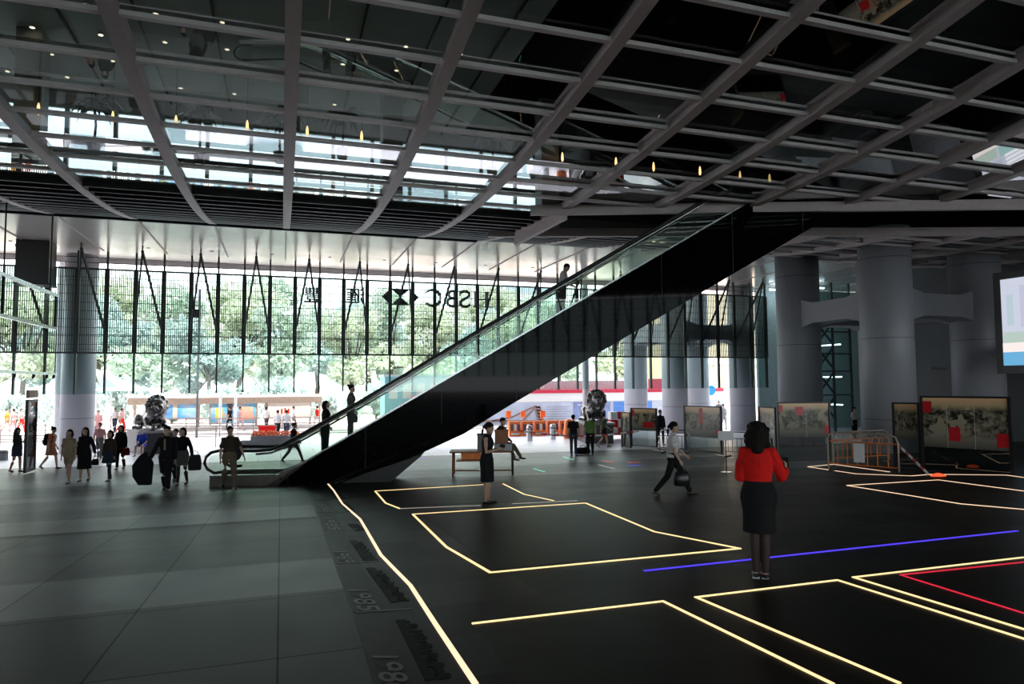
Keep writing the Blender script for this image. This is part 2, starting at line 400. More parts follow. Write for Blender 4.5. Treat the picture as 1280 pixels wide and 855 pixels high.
# potted palms in the upper hall
M_PALM = mat('palm_leaf', (.03, .07, .03), .6); M_POT = mat('dark_pot', (.04, .035, .03), .6)
def palm(P, s=1):
    o = empty('potted_palm', P)
    MB().rings([((0,0,0),(.22,0,0),(0,.22,0)), ((0,0,.5),(.3,0,0),(0,.3,0))], 12).build('pot', M_POT, o)
    MB().tube([(0,0,.4),(0.05,0,1.2),(0,0,1.9)], [.06,.05,.04]).build('stem', M_POT, o)
    b = MB()
    for i in range(26):
        a = i*2.4; L = 1.0+.35*random.random(); up = .2+.6*random.random(); pr = None
        for t in range(6):
            u = t/5; p = Vector((math.cos(a)*L*u, math.sin(a)*L*u, 1.9+up*math.sin(u*2.6)-.5*u*u)); wd = .16*math.sin(PI*min(1, u+.12))
            q = (p+Vector((-math.sin(a)*wd, math.cos(a)*wd, 0)), p-Vector((-math.sin(a)*wd, math.cos(a)*wd, 0)))
            if pr: b.quad(pr[0], pr[1], q[1], q[0])
            pr = q
    b.build('fronds', M_PALM, o, fix=False); return o
pp = None
for x, y in ((118,165),(350,180),(428,176),(615,200),(668,204),(250,178)):
    P = onN(x, y, 33.2); P.z -= .9
    if pp is None: pp = palm(P); o = pp
    else: o = copytree(pp); o.location = P; o.rotation_euler.z = x
    tag(o, 'potted palm standing at the upper hall windows above the glass', 'plant', 'palms at the upper hall windows')

# ------------------------------------------------------------------ north glass screen (window_1)
NF = 36.5
w1 = empty('window_1', kind='structure')
KA, KB = -14, 24
pE = [.6+1.21*k for k in range(KA, KB+1)]
def facade(root, off=0):
    for E in pE:
        b = MB(); b.box((E-.035, NF-.11, -.42), (E+.035, NF+.08, 1.5)); b.box((E-.075, NF-.13, 1.5), (E+.075, NF+.09, 5.45)); b.box((E-.04, NF-.08, 5.45), (E+.04, NF+.05, 6.3))
        b.build('mullion', M_FIN, root)
    lb = MB()
    for j in range(13):
        x = .09+j*.0858; lb.box((x-.013, -.10, 1.5), (x+.013, -.05, 5.45))
    for z in [1.5+.395*i for i in range(11)]: lb.box((.07, -.06, z-.012), (1.14, -.03, z+.012))
    for z in (1.5, 5.45): lb.box((.04, -.11, z-.04), (1.17, -.03, z+.04))
    first = None
    for E in pE[:-1]:
        if first is None: first = lb.build('louver_panel', M_FIN, root); first.location = (E, NF, 0)
        else: o = first.copy(); COL.objects.link(o); o.parent = root; o.location = (E, NF, 0)
    gb = MB().box((.03, 0, -.42), (1.18, .02, 5.5)); first = None
    for E in pE[:-1]:
        if first is None: first = gb.build('glass_pane', M_PANE, root); first.location = (E, NF, 0)
        else: o = first.copy(); COL.objects.link(o); o.parent = root; o.location = (E, NF, 0)
    for z in (2.35, 5.75, 6.0):
        MB().box((pE[0], NF-.03, z-.015), (pE[-1], NF, z+.015)).build('transom', M_FIN, root)
    for i in range(0, len(pE)-1):
        if (i+KA) % 2: continue
        e0, e1 = pE[i], pE[i+1]; c = (e0+e1)/2
        b = MB(); b.bar((c, 34.4, 6.05), (e0, NF-.12, 2.45), .07, .10); b.bar((c, 34.4, 6.05), (e1, NF-.12, 2.45), .07, .10)
        b.cyl((c, 34.4, 5.95), (c, 34.4, 6.3), .03, 8); b.ball((c, 34.4, 6.03), .07)
        b.build('brace', M_FIN, root)
    b = MB()
    return root
facade(w1)
w3 = copytree(w1); w3.name = 'window_3'; w3.rotation_euler = (0, 0, PI); w3.location = (9.0, 22.5, .9); w3['kind'] = 'structure'
# lettering on the outer face of the screen (so it reads back to front from inside)
M_SIGN = mat('dark_sign_metal', (.012, .028, .025), .5)
sg = empty('facade_sign', (0, NF+.16, 0), label='dark metal letters, hexagon emblem and two characters read back to front on the louver screen', cat='sign')
def textmesh(txt, size):
    cu = bpy.data.curves.new('text', 'FONT'); cu.body = txt; cu.size = size; cu.extrude = .03; cu.offset = .010*size
    o = bpy.data.objects.new('text', cu); COL.objects.link(o)
    me = bpy.data.meshes.new_from_object(o.evaluated_get(bpy.context.evaluated_depsgraph_get()))
    bpy.data.objects.remove(o); return me
def mirrored(txt, e0, e1, z0, z1, name, parent, y=0, mirror=True):
    me = textmesh(txt, 1.0); vs = [v.co.copy() for v in me.vertices]
    xa, xb = min(v.x for v in vs), max(v.x for v in vs); ya, yb = min(v.y for v in vs), max(v.y for v in vs)
    for v in me.vertices:
        u = (v.co.x-xa)/(xb-xa); u = 1-u if mirror else u
        v.co = Vector((e0+(e1-e0)*u, y+v.co.z, z0+(z1-z0)*(v.co.y-ya)/(yb-ya)))
    me.materials.clear(); me.materials.append(M_SIGN); o = bpy.data.objects.new(name, me); COL.objects.link(o); o.parent = parent; return o
mirrored('\u8c50', 1.05, 1.95, 4.2, 5.02, 'character', sg); mirrored('\u6ed9', 3.15, 4.15, 4.2, 5.06, 'character', sg)
def serif(b, e, z): b.box((e-.17, -.03, z-.025), (e+.17, .03, z+.025))
def stroke(b, pts, wd):
    for p, q in zip(pts, pts[1:]): b.bar((p[0], 0, p[1]), (q[0], 0, q[1]), .06, wd if isinstance(wd, float) else wd)
z0, z1 = 4.22, 5.1
b = MB()                                        # H, mirrored: right-hand end of the row seen from inside
for e in (10.28, 10.9): b.box((e-.095, -.03, z0), (e+.095, .03, z1)); serif(b, e, z0+.02); serif(b, e, z1-.02)
b.box((10.28, -.03, 4.63), (10.9, .03, 4.69)); b.build('letter', M_SIGN, sg)
b = MB()                                        # S mirrored
S = [(-.28,.3),(-.2,.4),(0,.44),(.2,.4),(.27,.26),(.2,.12),(0,.02),(-.2,-.1),(-.28,-.24),(-.2,-.39),(0,-.44),(.2,-.4),(.29,-.28)]
for p, q in zip(S, S[1:]): b.bar((9.62-p[0]*-1, 0, 4.66+p[1]), (9.62+q[0], 0, 4.66+q[1]), .06, .16)
b.box((9.62-.3, -.03, 4.82), (9.62-.26, .03, 5.1)); b.box((9.62+.27, -.03, 4.22), (9.62+.31, .03, 4.5)); b.build('letter', M_SIGN, sg)
b = MB()                                        # B mirrored (bowls to the left)
b.box((8.98, -.03, z0), (9.12, .03, z1)); serif(b, 9.1, z0+.02); serif(b, 9.1, z1-.02)
for zc, r, h in ((4.88, .38, .2), (4.45, .46, .22)):
    P = [(9.05, zc+h)]+[(9.05-.12-(r-.12)*math.cos(a), zc+h*math.sin(a)) for a in [PI/2-i*PI/8 for i in range(9)]]+[(9.05, zc-h)]
    for p, q in zip(P, P[1:]): b.bar((p[0], 0, p[1]), (q[0], 0, q[1]), .06, .14)
b.build('letter', M_SIGN, sg)
b = MB()                                        # C mirrored
P = [(7.78+.46*math.cos(a), 4.66+.44*math.sin(a)) for a in [math.radians(140)-i*math.radians(20) for i in range(15)]]
for i, (p, q) in enumerate(zip(P, P[1:])): b.bar((p[0], 0, p[1]), (q[0], 0, q[1]), 0.06, .09+.10*math.sin(PI*i/14))
b.box((7.36, -.03, 4.8), (7.4, .03, 5.08)); b.build('letter', M_SIGN, sg)
ec, zc, h = 6.02, 4.65, .44
for tri in (((-.52,h),(.52,h),(0,0)), ((-.52,-h),(.52,-h),(0,0)), ((-.55,h),(-.55,-h),(-1.0,0)), ((.55,h),(.55,-h),(1.0,0))):
    MB().prism([(ec+x, -.03, zc+z) for x, z in tri], (0,.06,0)).build('emblem', M_SIGN, sg)

# ------------------------------------------------------------------ columns
def col_mesh(root, x, y, r, z1=6.3, name='column'):
    b = MB(); zb = fz(y)-.05; b.cyl((x, y, zb), (x, y, z1), r, 40); o = b.build(name, M_COLUMN, root, True)
    return o
def haunch(root, p, q, wd):
    p = Vector(p); q = Vector(q); d = (q-p); L = d.length; d.normalize(); n = Vector((-d.y, d.x, 0))*wd
    prof = [(0, 4.05), (L*.3, 3.62), (L*.7, 3.62), (L, 4.05), (L, 2.3), (L*.7, 2.68), (L*.3, 2.68), (0, 2.3)]
    MB().prism([p+d*a+Vector((0,0,z))-n/2 for a, z in prof], n).build('haunch_beam', M_COLUMN, root)
def mast(x, y, r, label, sx=5.1, sy=5.1):
    root = empty('column_cluster', (0,0,0), label=label, cat='columns')
    P = [(x, y), (x, y+sy), (x+sx, y), (x+sx, y+sy)]
    for p in P: col_mesh(root, *p, r)
    for a, c in ((0,1), (0,2), (1,3), (2,3)): haunch(root, (*P[a], 0), (*P[c], 0), 1.1)
mast(23.78, 21.8, 1.0, 'big grey clad column cluster with haunched beams beside the exhibition panels')
mast(23.78, 38.0, .82, 'pale clad column cluster standing outside the glass screen, right of the lion')
o = col_mesh(None, -9.3, 38.0, .72, name='clad_column'); tag(o, 'blue-grey clad column outside the screen near the glass door', 'column')
o = col_mesh(None, 35.4, 40.5, .95, name='clad_column'); tag(o, 'single pale column half hidden behind the big grey cluster', 'column')
_x = onN(116, 500, 40.6).x; o = MB().cyl((_x, 40.6, -3.3), (_x, 40.6, 8.5), .10, 20).build('steel_post', M_COLUMN); tag(o, 'slim grey steel post just right of the left column', 'post')
_x = onN(74, 500, 40.8).x; o = MB().cyl((_x, 40.8, -3.3), (_x, 40.8, 8.5), .22, 20).build('steel_post', M_WHITE); tag(o, 'pale round post just left of the left blue-grey column', 'post')
o = MB().cyl((18.7, 40.5, -3.3), (18.7, 40.5, 9), .22, 16).build('steel_post', M_COLUMN); tag(o, 'slim grey mast in front of the printed hoarding', 'post')
# east side
struct(MB().box((34, -14, -3.4), (34.4, 31.8, 6.9)).build('wall_right', M_WALL))
struct(MB().box((34, 31.8, -3.4), (45, 32.2, 6.9)).build('wall_right_return', M_WALL))
struct(MB().box((-16.4, -14, -3.3), (-16, 16, 6.9)).build('wall_left', M_WALL))
lv = empty('wall_louver', label='dark slatted vent grille on the wall between the grey columns', cat='vent')
MB().box((33.9, 25.2, -.6), (34, 26.6, 2.2)).build('frame', M_DARK, lv)
b = MB()
for i in range(20): b.bar((33.86, 25.3, -.5+i*.135), (33.86, 26.5, -.5+i*.135), .05, .03)
b.build('slats', M_BEAM, lv)
dk = empty('wall_camera', label='small grey security camera on a bracket on the dark right wall', cat='camera')
P = onE(1178, 461, 33.7); MB().bar(P, P+Vector((-.5, .3, .05)), .14, .14).build('body', M_WALL, dk); MB().bar(P, P+Vector((.3, 0, 0)), .05, .05).build('bracket', M_WALL, dk)
# lobby of glass between the columns
lob = empty('glass_lobby', label='teal-lit glazed lift lobby behind the grey columns', cat='lobby')
LB = 34.5
MB().box((30.2, LB+3.5, -3.4), (44.8, LB+3.7, 6.25)).build('back_wall', mat('teal_wall', (.42, .56, .56), .5), lob)
for i in range(4): MB().box((30.3+1.4*i, LB-.06, -3.3), (30.4+1.4*i, LB+.06, 6.25)).build('mullion', M_FIN, lob)
for z in (-.9, .6, 1.7, 3.1, 4.6): MB().box((30.3, LB-.05, z-.04), (34.6, LB+.05, z+.04)).build('transom', M_FIN, lob)
for i in range(5):
    z = -2.5+1.6*i; b = MB(); b.bar((32.4, LB+.6, z), (33.8, LB+.6, z+1.5), .1); b.bar((33.8, LB+.6, z), (32.4, LB+.6, z+1.5), .1); b.build('cross_brace', M_DARK, lob)
for i in range(3): MB().box((30.6, LB+1+i*.8, 6.0), (33.6, LB+1.1+i*.8, 6.1)).build('lobby_fill_tube', M_LAMPW, lob)
for z in (-1.6, .2, 2.3, 4.2): MB().box((34.2, LB+.5, z), (34.3, LB+3, z+.08)).build('lobby_fill_tube', M_LAMPW, lob)  # side tubes added at mid height to brighten the dark lobby interior
MB().box((30.3, LB, -3.3), (34.6, LB+.02, 6.25)).build('pane', M_PANE, lob)

# ------------------------------------------------------------------ big video screen on the right
led = empty('video_screen', label='large tilted black-framed video screen showing white building and blue sea', cat='screen')
A0, A1 = 26.0, None
def onEp(x, y): return onE(x, y, 26.0)
q0, q1 = onEp(1250, 350), onEp(1255, 457)
n0 = q0.y; n1 = n0-5.2; zt, zb = q0.z, q1.z
MB().box((26.03, n1-.3, zb-.3), (26.3, n0+.3, zt+.3)).build('frame', M_BLK, led)
def pic(y0, y1, za, zb_, colr, name, k=0, s=.75):
    mt = emit(name, colr, s); MB().box((26.0-.004*k, y1, za), (26.02, y0, zb_)).build('picture_patch', mt, led)
pic(n0, n1, zb, zt, (.62, .66, .78), 'screen_sky', 0)
pic(n0-.7, n0-1.0, zb+1.4, zt-.3, (.55, .56, .72), 'screen_tower', 1); pic(n0-.2, n0-.45, zb+1.5, zt-.6, (.5, .62, .7), 'screen_tower2', 1)
for i in range(8): pic(n0-1.15, n1, zb+1.3+i*.16, zb+1.41+i*.16, (.85, .88, .92), 'screen_white', 2, .9)
pic(n0-1.0, n1, zb+.9, zb+1.3, (.38, .62, .62), 'screen_teal', 3); pic(n0-.05, n0-.9, zb+.85, zb+1.25, (.5, .62, .55), 'screen_green', 3)
pic(n0, n1, zb+.5, zb+.85, (.85, .75, .72), 'screen_shore', 4, .9); pic(n0, n1, zb, zb+.5, (.12, .38, .62), 'screen_sea', 5, .9)
MB().box((26.3, n0-1.6, zb+.5), (34, n0-1.2, zb+.9)).build('mount', M_BLK, led)

# ------------------------------------------------------------------ escalator
P0 = fl(262, 609); AE = math.radians(15.65)
es = empty('escalator', P0, -AE, label='long black-sided escalator rising from the plaza floor through the glass ceiling', cat='escalator')
z_ = P0.z; W = 1.66
def sk(s): return -2.75+.5813*(s-1.86)-z_          # skirt line height at s
def lo(s): return -.63+.576*(s-8.67)-z_
TOP = 21.5
near = [(1.62, -.12), (1.62, .03), (1.9, sk(1.9)), (TOP, sk(TOP)), (TOP, lo(TOP)), (8.67, lo(8.67)), (7.25, 1.45), (5.65, .74), (4.4, .34), (3.3, .02), (3.3, -.12)]
MB().prism([(s, 0, z) for s, z in near], (0, .06, 0)).build('side_cladding', M_CLAD, es)
MB().prism([(s, 0, z) for s, z in near], (0, .06, 0)).build('side_cladding', M_CLAD, es).location = (0, W-.06, 0)
u = [(3.3, -.1), (4.4, .33), (5.65, .73), (7.25, 1.44), (8.67, lo(8.67)), (TOP, lo(TOP))]
b = MB()
for p, q in zip(u, u[1:]): b.prism([(p[0], .05, p[1]), (q[0], .05, q[1]), (q[0], .05, q[1]+.05), (p[0], .05, p[1]+.05)], (0, W-.1, 0))
b.build('underside', M_CLAD, es)
b = MB(); b.prism([(2.2, .1, -.12), (2.2, .1, .1), (4.5, .1, .9), (6.0, .1, .8), (4.9, .1, -.12)], (0, W-.2, 0)); b.build('pit_housing', M_BLK, es)
M_DECK = mat('bronze_deck', (.16, .14, .125), .35, .5)
for y in (0, W-.3):
    b = MB(); b.prism([(-.02, y, -.12), (0, y, .30), (1.9, y, .32), (2.9, y, sk(2.9)+.02), (1.9, y, .02), (1.62, y, -.12)], (0, .3, 0)); b.build('base_deck', M_DECK, es)
    b = MB(); b.bar((-.02, y+.02, .31), (1.8, y+.02, .33), .05, .03); b.bar((1.8, y+.02, .33), (2.5, y+.02, sk(2.5)+.04), .05, .03); b.bar((2.5, y+.02, sk(2.5)+.04), (TOP, y+.02, sk(TOP)+.02), .05, .04); b.build('skirt_trim', M_STEEL, es)
hp = [(.35, .42), (.08, .38), (-.12, .5), (-.2, .66), (-.16, .85), (-.02, .97), (.2, 1.02), (1.25, 1.0), (1.65, 1.03), (1.95, 1.14), (2.6, 1.50), (4.21, -.53-z_), (7.73, 1.57-z_), (TOP, 1.57-z_+.5775*(TOP-7.73))]
for y in (.12, W-.12):
    MB().tube([(s, y, z) for s, z in hp], .045, 8, 1).build('handrail', M_RUB, es, True)
    MB().tube([(s+.02, y, z-.09) for s, z in hp[7:]], .035, 6).build('handrail_profile', M_STEEL, es, True)
    n_ = len(hp)
    poly = [(.1, .33), (-.1, .6), (-.05, .85), (.15, .95)]+[(s, z-.05) for s, z in hp[7:]]+[(TOP, sk(TOP)+.02), (2.5, sk(2.5)+.04), (1.8, .33)]
    MB().prism([(s, y, z) for s, z in poly], (0, .012, 0)).build('balustrade', M_BAL, es)
st = None
for i in range(48):
    s = 1.9+.395*i; zs = max(.06, sk(s)-.12)
    if st is None:
        st = MB().box((0, .3, -.22), (.39, W-.3, 0)).build('step', M_DARK, es); o = st
    else: o = st.copy(); COL.objects.link(o); o.parent = es
    o.location = (s, 0, zs)
    if i > 0: pass
MB().box((.1, .3, -.05), (1.9, W-.3, .03)).build('comb_plate', M_STEEL, es)
for i in range(1, 9): MB().bar((2.2*i, -.006, sk(2.2*i)-.02), (2.2*i, -.006, max(.0, lo(2.2*i)+.02) if i > 3 else max(.0, sk(2.2*i)-1.2)), .014, .012).build('panel_joint', M_DARK, es)
def onesc(s, y, dz=0):                                # world point on the escalator
    return es.matrix_basis @ Vector((s, y, sk(s)+dz))
es_m = Matrix.Translation(P0) @ Matrix.Rotation(-AE, 4, 'Z')
def escp(s, y, zl): return es_m @ Vector((s, y, zl))

# ------------------------------------------------------------------ light strips set in the floor
def strip(pts, wd, m, label, closed=False, cat='light', group=None, hz=.008):
    P = [fl(*p) for p in pts]; wd *= .78
    b = MB()
    for i, (p, q) in enumerate(zip(P, P[1:])):
        n = max(1, int((q-p).length/2.5))
        for k in range(n):
            a = p.lerp(q, k/n); c = p.lerp(q, (k+1)/n)
            d = (c-a).normalized()*.012 if k == n-1 else Vector((0,0,0))
            a = Vector((a.x, a.y, fz(a.y)+hz/2)); c = Vector((c.x, c.y, fz(c.y)+hz/2))+Vector((d.x, d.y, 0)); b.bar(a, c, wd, hz)
    o = b.build('floor_light_strip', m); return tag(o, label, cat, group)
strip([(410,605),(417,613),(428,630),(450,649),(476,694),(513,732),(546,783),(594,855)], .055, M_YEL2, 'long winding warm light strip running from the escalator foot to the bottom edge')
strip([(604,606),(469,614),(482,629),(500,636)], .05, M_YEL, 'warm light strip outlining the left end of the farthest floor panel by the escalator')
strip([(629,605),(655,618),(692,626)], .05, M_YEL, 'short kinked warm light strip just right of the woman in the black dress')
strip([(500,636),(600,632)], .03, M_WSTR, 'faint thin pale strip ending at the feet of the woman in black')
strip([(640,630),(721,626)], .03, M_WSTR, 'faint thin pale strip right of the feet of the woman in black')
strip([(925,686),(818,665),(732,629),(516,643),(558,684),(613,716),(925,686)], .05, M_YEL, 'warm light strip loop forming a large four-sided outline in the middle of the floor')
strip([(590,780),(829,752),(1040,855)], .035, M_YEL, 'warm light strip corner at the bottom centre of the floor')
strip([(1125,855),(870,747),(1047,725.5),(1280,799)], .035, M_YEL, 'warm light strip corner in front of the woman in the red top')
strip([(1280,697),(1067,722),(1280,787)], .035, M_YEL, 'warm light strip corner at the lower right edge')
strip([(1280,703),(1126,719),(1280,767)], .028, M_RED, 'red light strip corner nested inside the warm one at lower right')
strip([(805,714),(1271,664)], .05, M_BLU, 'straight blue light strip behind the feet of the woman in red')
strip([(1280,614),(1173,600),(1059,607),(1140,620),(1201,630),(1280,637)], .04, M_YEL2, 'pale strip outline in front of the large exhibition panel on the right')
strip([(1112,590),(1042,580.5),(1010,583.6),(1071,592.5),(1140,595),(1164,593),(1258,594),(1280,597)], .045, M_YEL2, 'pale strip running past the orange barriers and the large exhibition panel')
strip([(816,562),(860,570)], .06, M_WSTR, 'short pale strip behind the walking woman')
strip([(895,568),(918,573)], .06, M_WSTR, 'short pale strip left of the woman in the red top')
for pts, m_, l_ in [([(599,587),(604,591)], M_GRN, 'tiny green floor light left of the woman in black'), ([(667,586),(681,590)], M_GRN, 'tiny green floor light under the bench legs'), ([(704,571),(717,575)], M_GRN, 'tiny green floor light in front of the guards'), ([(752,576),(768,578)], M_RED, 'tiny red floor light right of the guards'), ([(784,578),(800,578)], M_RED, 'tiny red floor light left of the walking woman'), ([(784,582),(800,582)], M_BLU, 'tiny blue floor light left of the walking woman'), ([(748,581),(768,586)], M_WSTR, 'tiny pale floor light in front of the guards'), ([(566,585),(592,585)], M_WSTR, 'short pale strip under the left end of the bench'), ([(521,573),(533,573)], M_BLU, 'tiny blue floor light beside the escalator underside')]:
    strip(pts, .07, m_, l_)
# ------------------------------------------------------------------ dark timeline inlay with years
M_INL = mat('dark_inlay_stone', (.030, .029, .027), .35, var=.2, scale=3); M_INL2 = mat('brown_inlay_stone', (.042, .033, .028), .35, var=.1); M_LET = mat('engraved_letters', (.012, .012, .012), .5); M_NUM = mat('engraved_numerals', (.095, .088, .08), .4)
Lp = [(385,609),(400,652),(407,680),(431.6,740),(440,767),(456.6,822),(468,862)]
Mp = [(402,609),(434,669),(438,684),(474,743),(486,767),(504,805),(531,862)]
def interp(P, y):
    for a, c in zip(P, P[1:]):
        if a[1] <= y <= c[1]: return a[0]+(c[0]-a[0])*(y-a[1])/(c[1]-a[1])
    return P[-1][0]
def slab(P, m, name, zt=.004, parent=None):
    V = [fl(*p) for p in P]; V = [Vector((v.x, v.y, fz(v.y))) for v in V]
    return MB().prism([v+Vector((0,0,-.01)) for v in V], (0,0,.01+zt)).build(name, m, parent)
tl = empty('floor_timeline', label='dark inlaid timeline with engraved years beside the winding light strip', cat='floor inlay')
bars = [612, 625, 641, 664, 705, 766, 862]
for a, c in zip(bars, bars[1:]):
    mid = c-(c-a)*.42
    slab([(interp(Lp,a)+1,a+1.5), (interp(Mp,a),a+.3), (interp(Mp,c)-1,c-1), (interp(Lp,c)+1,c)], M_INL if c < 800 else M_INL2, 'inlay_panel', .003, tl)
for c in bars[1:-1]:
    xr = {625: 435, 641: 446, 664: 446, 705: 474, 766: 516}[c]
    V = [fl(interp(Lp, c)+6, c), fl(xr, c-.06*(xr-interp(Lp, c)))]
    MB().bar(V[0]+Vector((0,0,.004)), V[1]+Vector((0,0,.004)), .035, .006).build('dividing_line', M_NUM, tl)
def floortext(txt, org, adv, up, m, name):
    """org: floor point; adv: reading direction (world metres), up: glyph up direction"""
    me = textmesh(txt, 1.0); vs = [v.co.copy() for v in me.vertices]
    xa, xb = min(v.x for v in vs), max(v.x for v in vs); ya, yb = min(v.y for v in vs), max(v.y for v in vs)
    for v in me.vertices:
        a = (v.co.x-xa)/(xb-xa); c = (v.co.y-ya)/(yb-ya); p = org+adv*a+up*c
        v.co = Vector((p.x, p.y, fz(p.y)+.005+.003*(v.co.z > 0)))
    me.materials.clear(); me.materials.append(m); o = bpy.data.objects.new(name, me); COL.objects.link(o); o.parent = tl; return o
for txt, ya, yb in (('1865', 618, 624), ('1886', 628, 640), ('1935', 648, 663), ('1969', 690, 704), ('1985', 738, 764), ('1986', 821, 868)):
    A = fl(interp(Lp, ya)+ (8 if ya > 800 else 4), ya); Bq = fl(interp(Lp, yb)+ (12 if ya > 800 else 9), yb); Rr = fl(interp(Mp, ya)-4, ya)
    floortext(txt, A, Bq-A, (Rr-A)*.78, M_NUM, 'year_numeral')
for (xa, ya, xb, yb, g) in ((413,612,424,625,3),(425,627,436,640,3),(437,655,447,664,3),(440,675,459,703,4),(461,710,493,753,6),(500,775,538,850,8)):
    for k in range(2):
        A = fl(xa+k*(g*2.2), ya+k*(yb-ya)*.18); Bq = fl(xb+k*(g*1.8), yb-k*1)
        b = MB(); n = 9; d = (Bq-A)
        R_ = Vector((.07+.05*(1-k), 0, 0))
        n = 26; ol = []
        for i in range(n): 
            p = A+d*(i/n); q = A+d*((i+.98)/n); w_ = R_*((.35, 1, .6, .9, .2)[(i*7+k*3) % 5]); ol += [p+w_, q+w_]
        b.prism([Vector((v.x, v.y, fz(v.y)+.001)) for v in [A-R_*.3, *ol, A+d-R_*.3]], (0,0,.004))
        b.build('caption_line', M_LET, tl)
slab([(533,646),(722,632),(908,685),(618,712)], mat('dark_floor_panel', (.022,.022,.018), .4, var=.2, scale=2), 'floor_panel', .002)['kind'] = 'structure'
slab([(476,615),(628,608),(684,625),(502,633)], MATS['dark_floor_panel'], 'floor_panel', .002)['kind'] = 'structure'
slab([(600,784),(828,757),(1030,862),(650,862)], MATS['dark_floor_panel'], 'floor_panel', .002)['kind'] = 'structure'
slab([(885,748),(1046,729),(1280,804),(1280,862),(1130,862)], MATS['dark_floor_panel'], 'floor_panel', .002)['kind'] = 'structure'

# ------------------------------------------------------------------ exhibition panels
def print_mat(name, seed, sky=(1.0,.64,.34), red=.0):
    m, t, b = nt(name); setb(b, rough=.15); N = t.nodes; L = t.links
    tc = N.new('ShaderNodeTexCoord'); sp = N.new('ShaderNodeSeparateXYZ'); L.new(tc.outputs['Generated'], sp.inputs[0])
    mp = N.new('ShaderNodeMapping'); mp.inputs['Location'].default_value = (seed, seed*.7, seed*.3); mp.inputs['Scale'].default_value = (12, 12, 9); L.new(tc.outputs['Generated'], mp.inputs[0])
    v = N.new('ShaderNodeTexNoise'); v.inputs['Scale'].default_value = .9; v.inputs['Detail'].default_value = 9; v.inputs['Roughness'].default_value = .75; L.new(mp.outputs[0], v.inputs['Vector'])
    r1 = N.new('ShaderNodeValToRGB'); e = r1.color_ramp.elements; e[0].color = (.012,.018,.012,1); e[1].color = (.34,.31,.22,1); e[0].position = .42; e[1].position = .62; L.new(v.outputs['Fac'], r1.inputs[0])
    r2 = N.new('ShaderNodeValToRGB'); r2.color_ramp.interpolation = 'LINEAR'; e = r2.color_ramp.elements
    e[0].color = (.10,.10,.09,1); e[0].position = 0; e[1].color = (*sky,1); e[1].position = 1
    k = e.new(.28); k.color = (.30,.28,.22,1); k = e.new(.75); k.color = (.42,.35,.22,1)
    L.new(sp.outputs[2], r2.inputs[0])
    n = N.new('ShaderNodeTexNoise'); n.inputs['Scale'].default_value = 6; L.new(mp.outputs[0], n.inputs['Vector']); n.inputs['Scale'].default_value = .4
    # band mask: objects in the middle of the picture
    g = N.new('ShaderNodeValToRGB'); e = g.color_ramp.elements; e[0].position = .18; e[0].color = (0,0,0,1); e[1].position = .86; e[1].color = (0,0,0,1)
    k = e.new(.32); k.color = (1,1,1,1); k = e.new(.74); k.color = (1,1,1,1); L.new(sp.outputs[2], g.inputs[0])
    mul = N.new('ShaderNodeMath'); mul.operation = 'MULTIPLY'; L.new(g.outputs[0], mul.inputs[0])
    gt = N.new('ShaderNodeMath'); gt.operation = 'GREATER_THAN'; gt.inputs[1].default_value = .44; L.new(n.outputs['Fac'], gt.inputs[0]); L.new(gt.outputs[0], mul.inputs[1])
    mx = N.new('ShaderNodeMix'); mx.data_type = 'RGBA'; L.new(mul.outputs[0], mx.inputs[0]); L.new(r2.outputs[0], mx.inputs[6]); L.new(r1.outputs[0], mx.inputs[7]); L.new(mx.outputs[2], b.inputs['Base Color'])
    L.new(mx.outputs[2], b.inputs['Emission Color']); b.inputs['Emission Strength'].default_value = 0
    return m
M_REDP = mat('red_print', (.62, .01, .02), .3, var=.03); M_GLO = glass('panel_glass', (.5, .55, .55), 1.0)
def expanel(x0, y0, x1, y1, h, label, reds=(), foot=.38, seed=1, split=()):
    A, B_ = fl(x0, y0), fl(x1, y1); d = (B_-A); d.z = 0; L = d.length; a = math.atan2(d.y, d.x)
    zb = min(A.z, B_.z); o = empty('exhibition_panel', (A.x, A.y, zb), a, label=label, cat='panel', group=None)
    MB().box((-.04, -.05, -.05), (.02, .05, h)).build('post', M_BLK, o); MB().box((L-.02, -.05, -.05), (L+.04, .05, h)).build('post', M_BLK, o)
    MB().box((0, -.04, h-.05), (L, .04, h)).build('top_rail', M_BLK, o); MB().box((0, -.03, .03), (L, .03, .07)).build('bottom_rail', M_BLK, o)
    MB().box((.02, -.012, h*foot), (L-.02, .012, h-.05)).build('print', print_mat('panel_print_%d' % seed, seed), o); pr = [c for c in COL.objects if c.parent == o][-1]
    MB().box((.02, -.008, .07), (L-.02, .008, h*foot)).build('lower_pane', M_GLO, o)
    for r in reds: MB().box((.02+L*r[0], -.02, h*r[1]), (.02+L*r[2], -.013, h*r[3])).build('red_square', M_REDP, pr)
    for s in split: MB().box((L*s-.004, -.018, h*foot), (L*s+.004, -.013, h-.05)).build('seam', M_BEAM, pr)
    return o
def mh(x, y0, y1): return (y0-y1)*depth(fl(x, y0))/F
expanel(1156, 589, 1265, 593, mh(1156, 589, 495), 'large black-framed panorama panel with three red squares at the right edge', [(.0,.78,.11,.93),(.31,.42,.44,.60),(.85,.37,.985,.54)], .33, 1, (.3, .62))
expanel(1120, 585, 1151, 586, mh(1120, 585, 503), 'narrow black-framed panel directly left of the large panorama panel', [], .45, 2)
expanel(974, 577, 1038, 575, mh(974, 577, 503), 'black-framed panorama panel in front of the near grey column', [(.0,.83,.08,.95),(.33,.78,.48,.92),(.88,.46,.98,.6)], .40, 3, (.55,))
expanel(951, 573, 971, 575, mh(951, 573, 508), 'narrow black-framed panel behind the head of the woman in red', [], .42, 4)
expanel(857, 563, 902, 566, mh(857, 563, 507), 'warm-toned glass panel with dark reflections right of the walking woman', [(.4,.6,.5,.95),(.85,.4,.95,.5)], .32, 5)
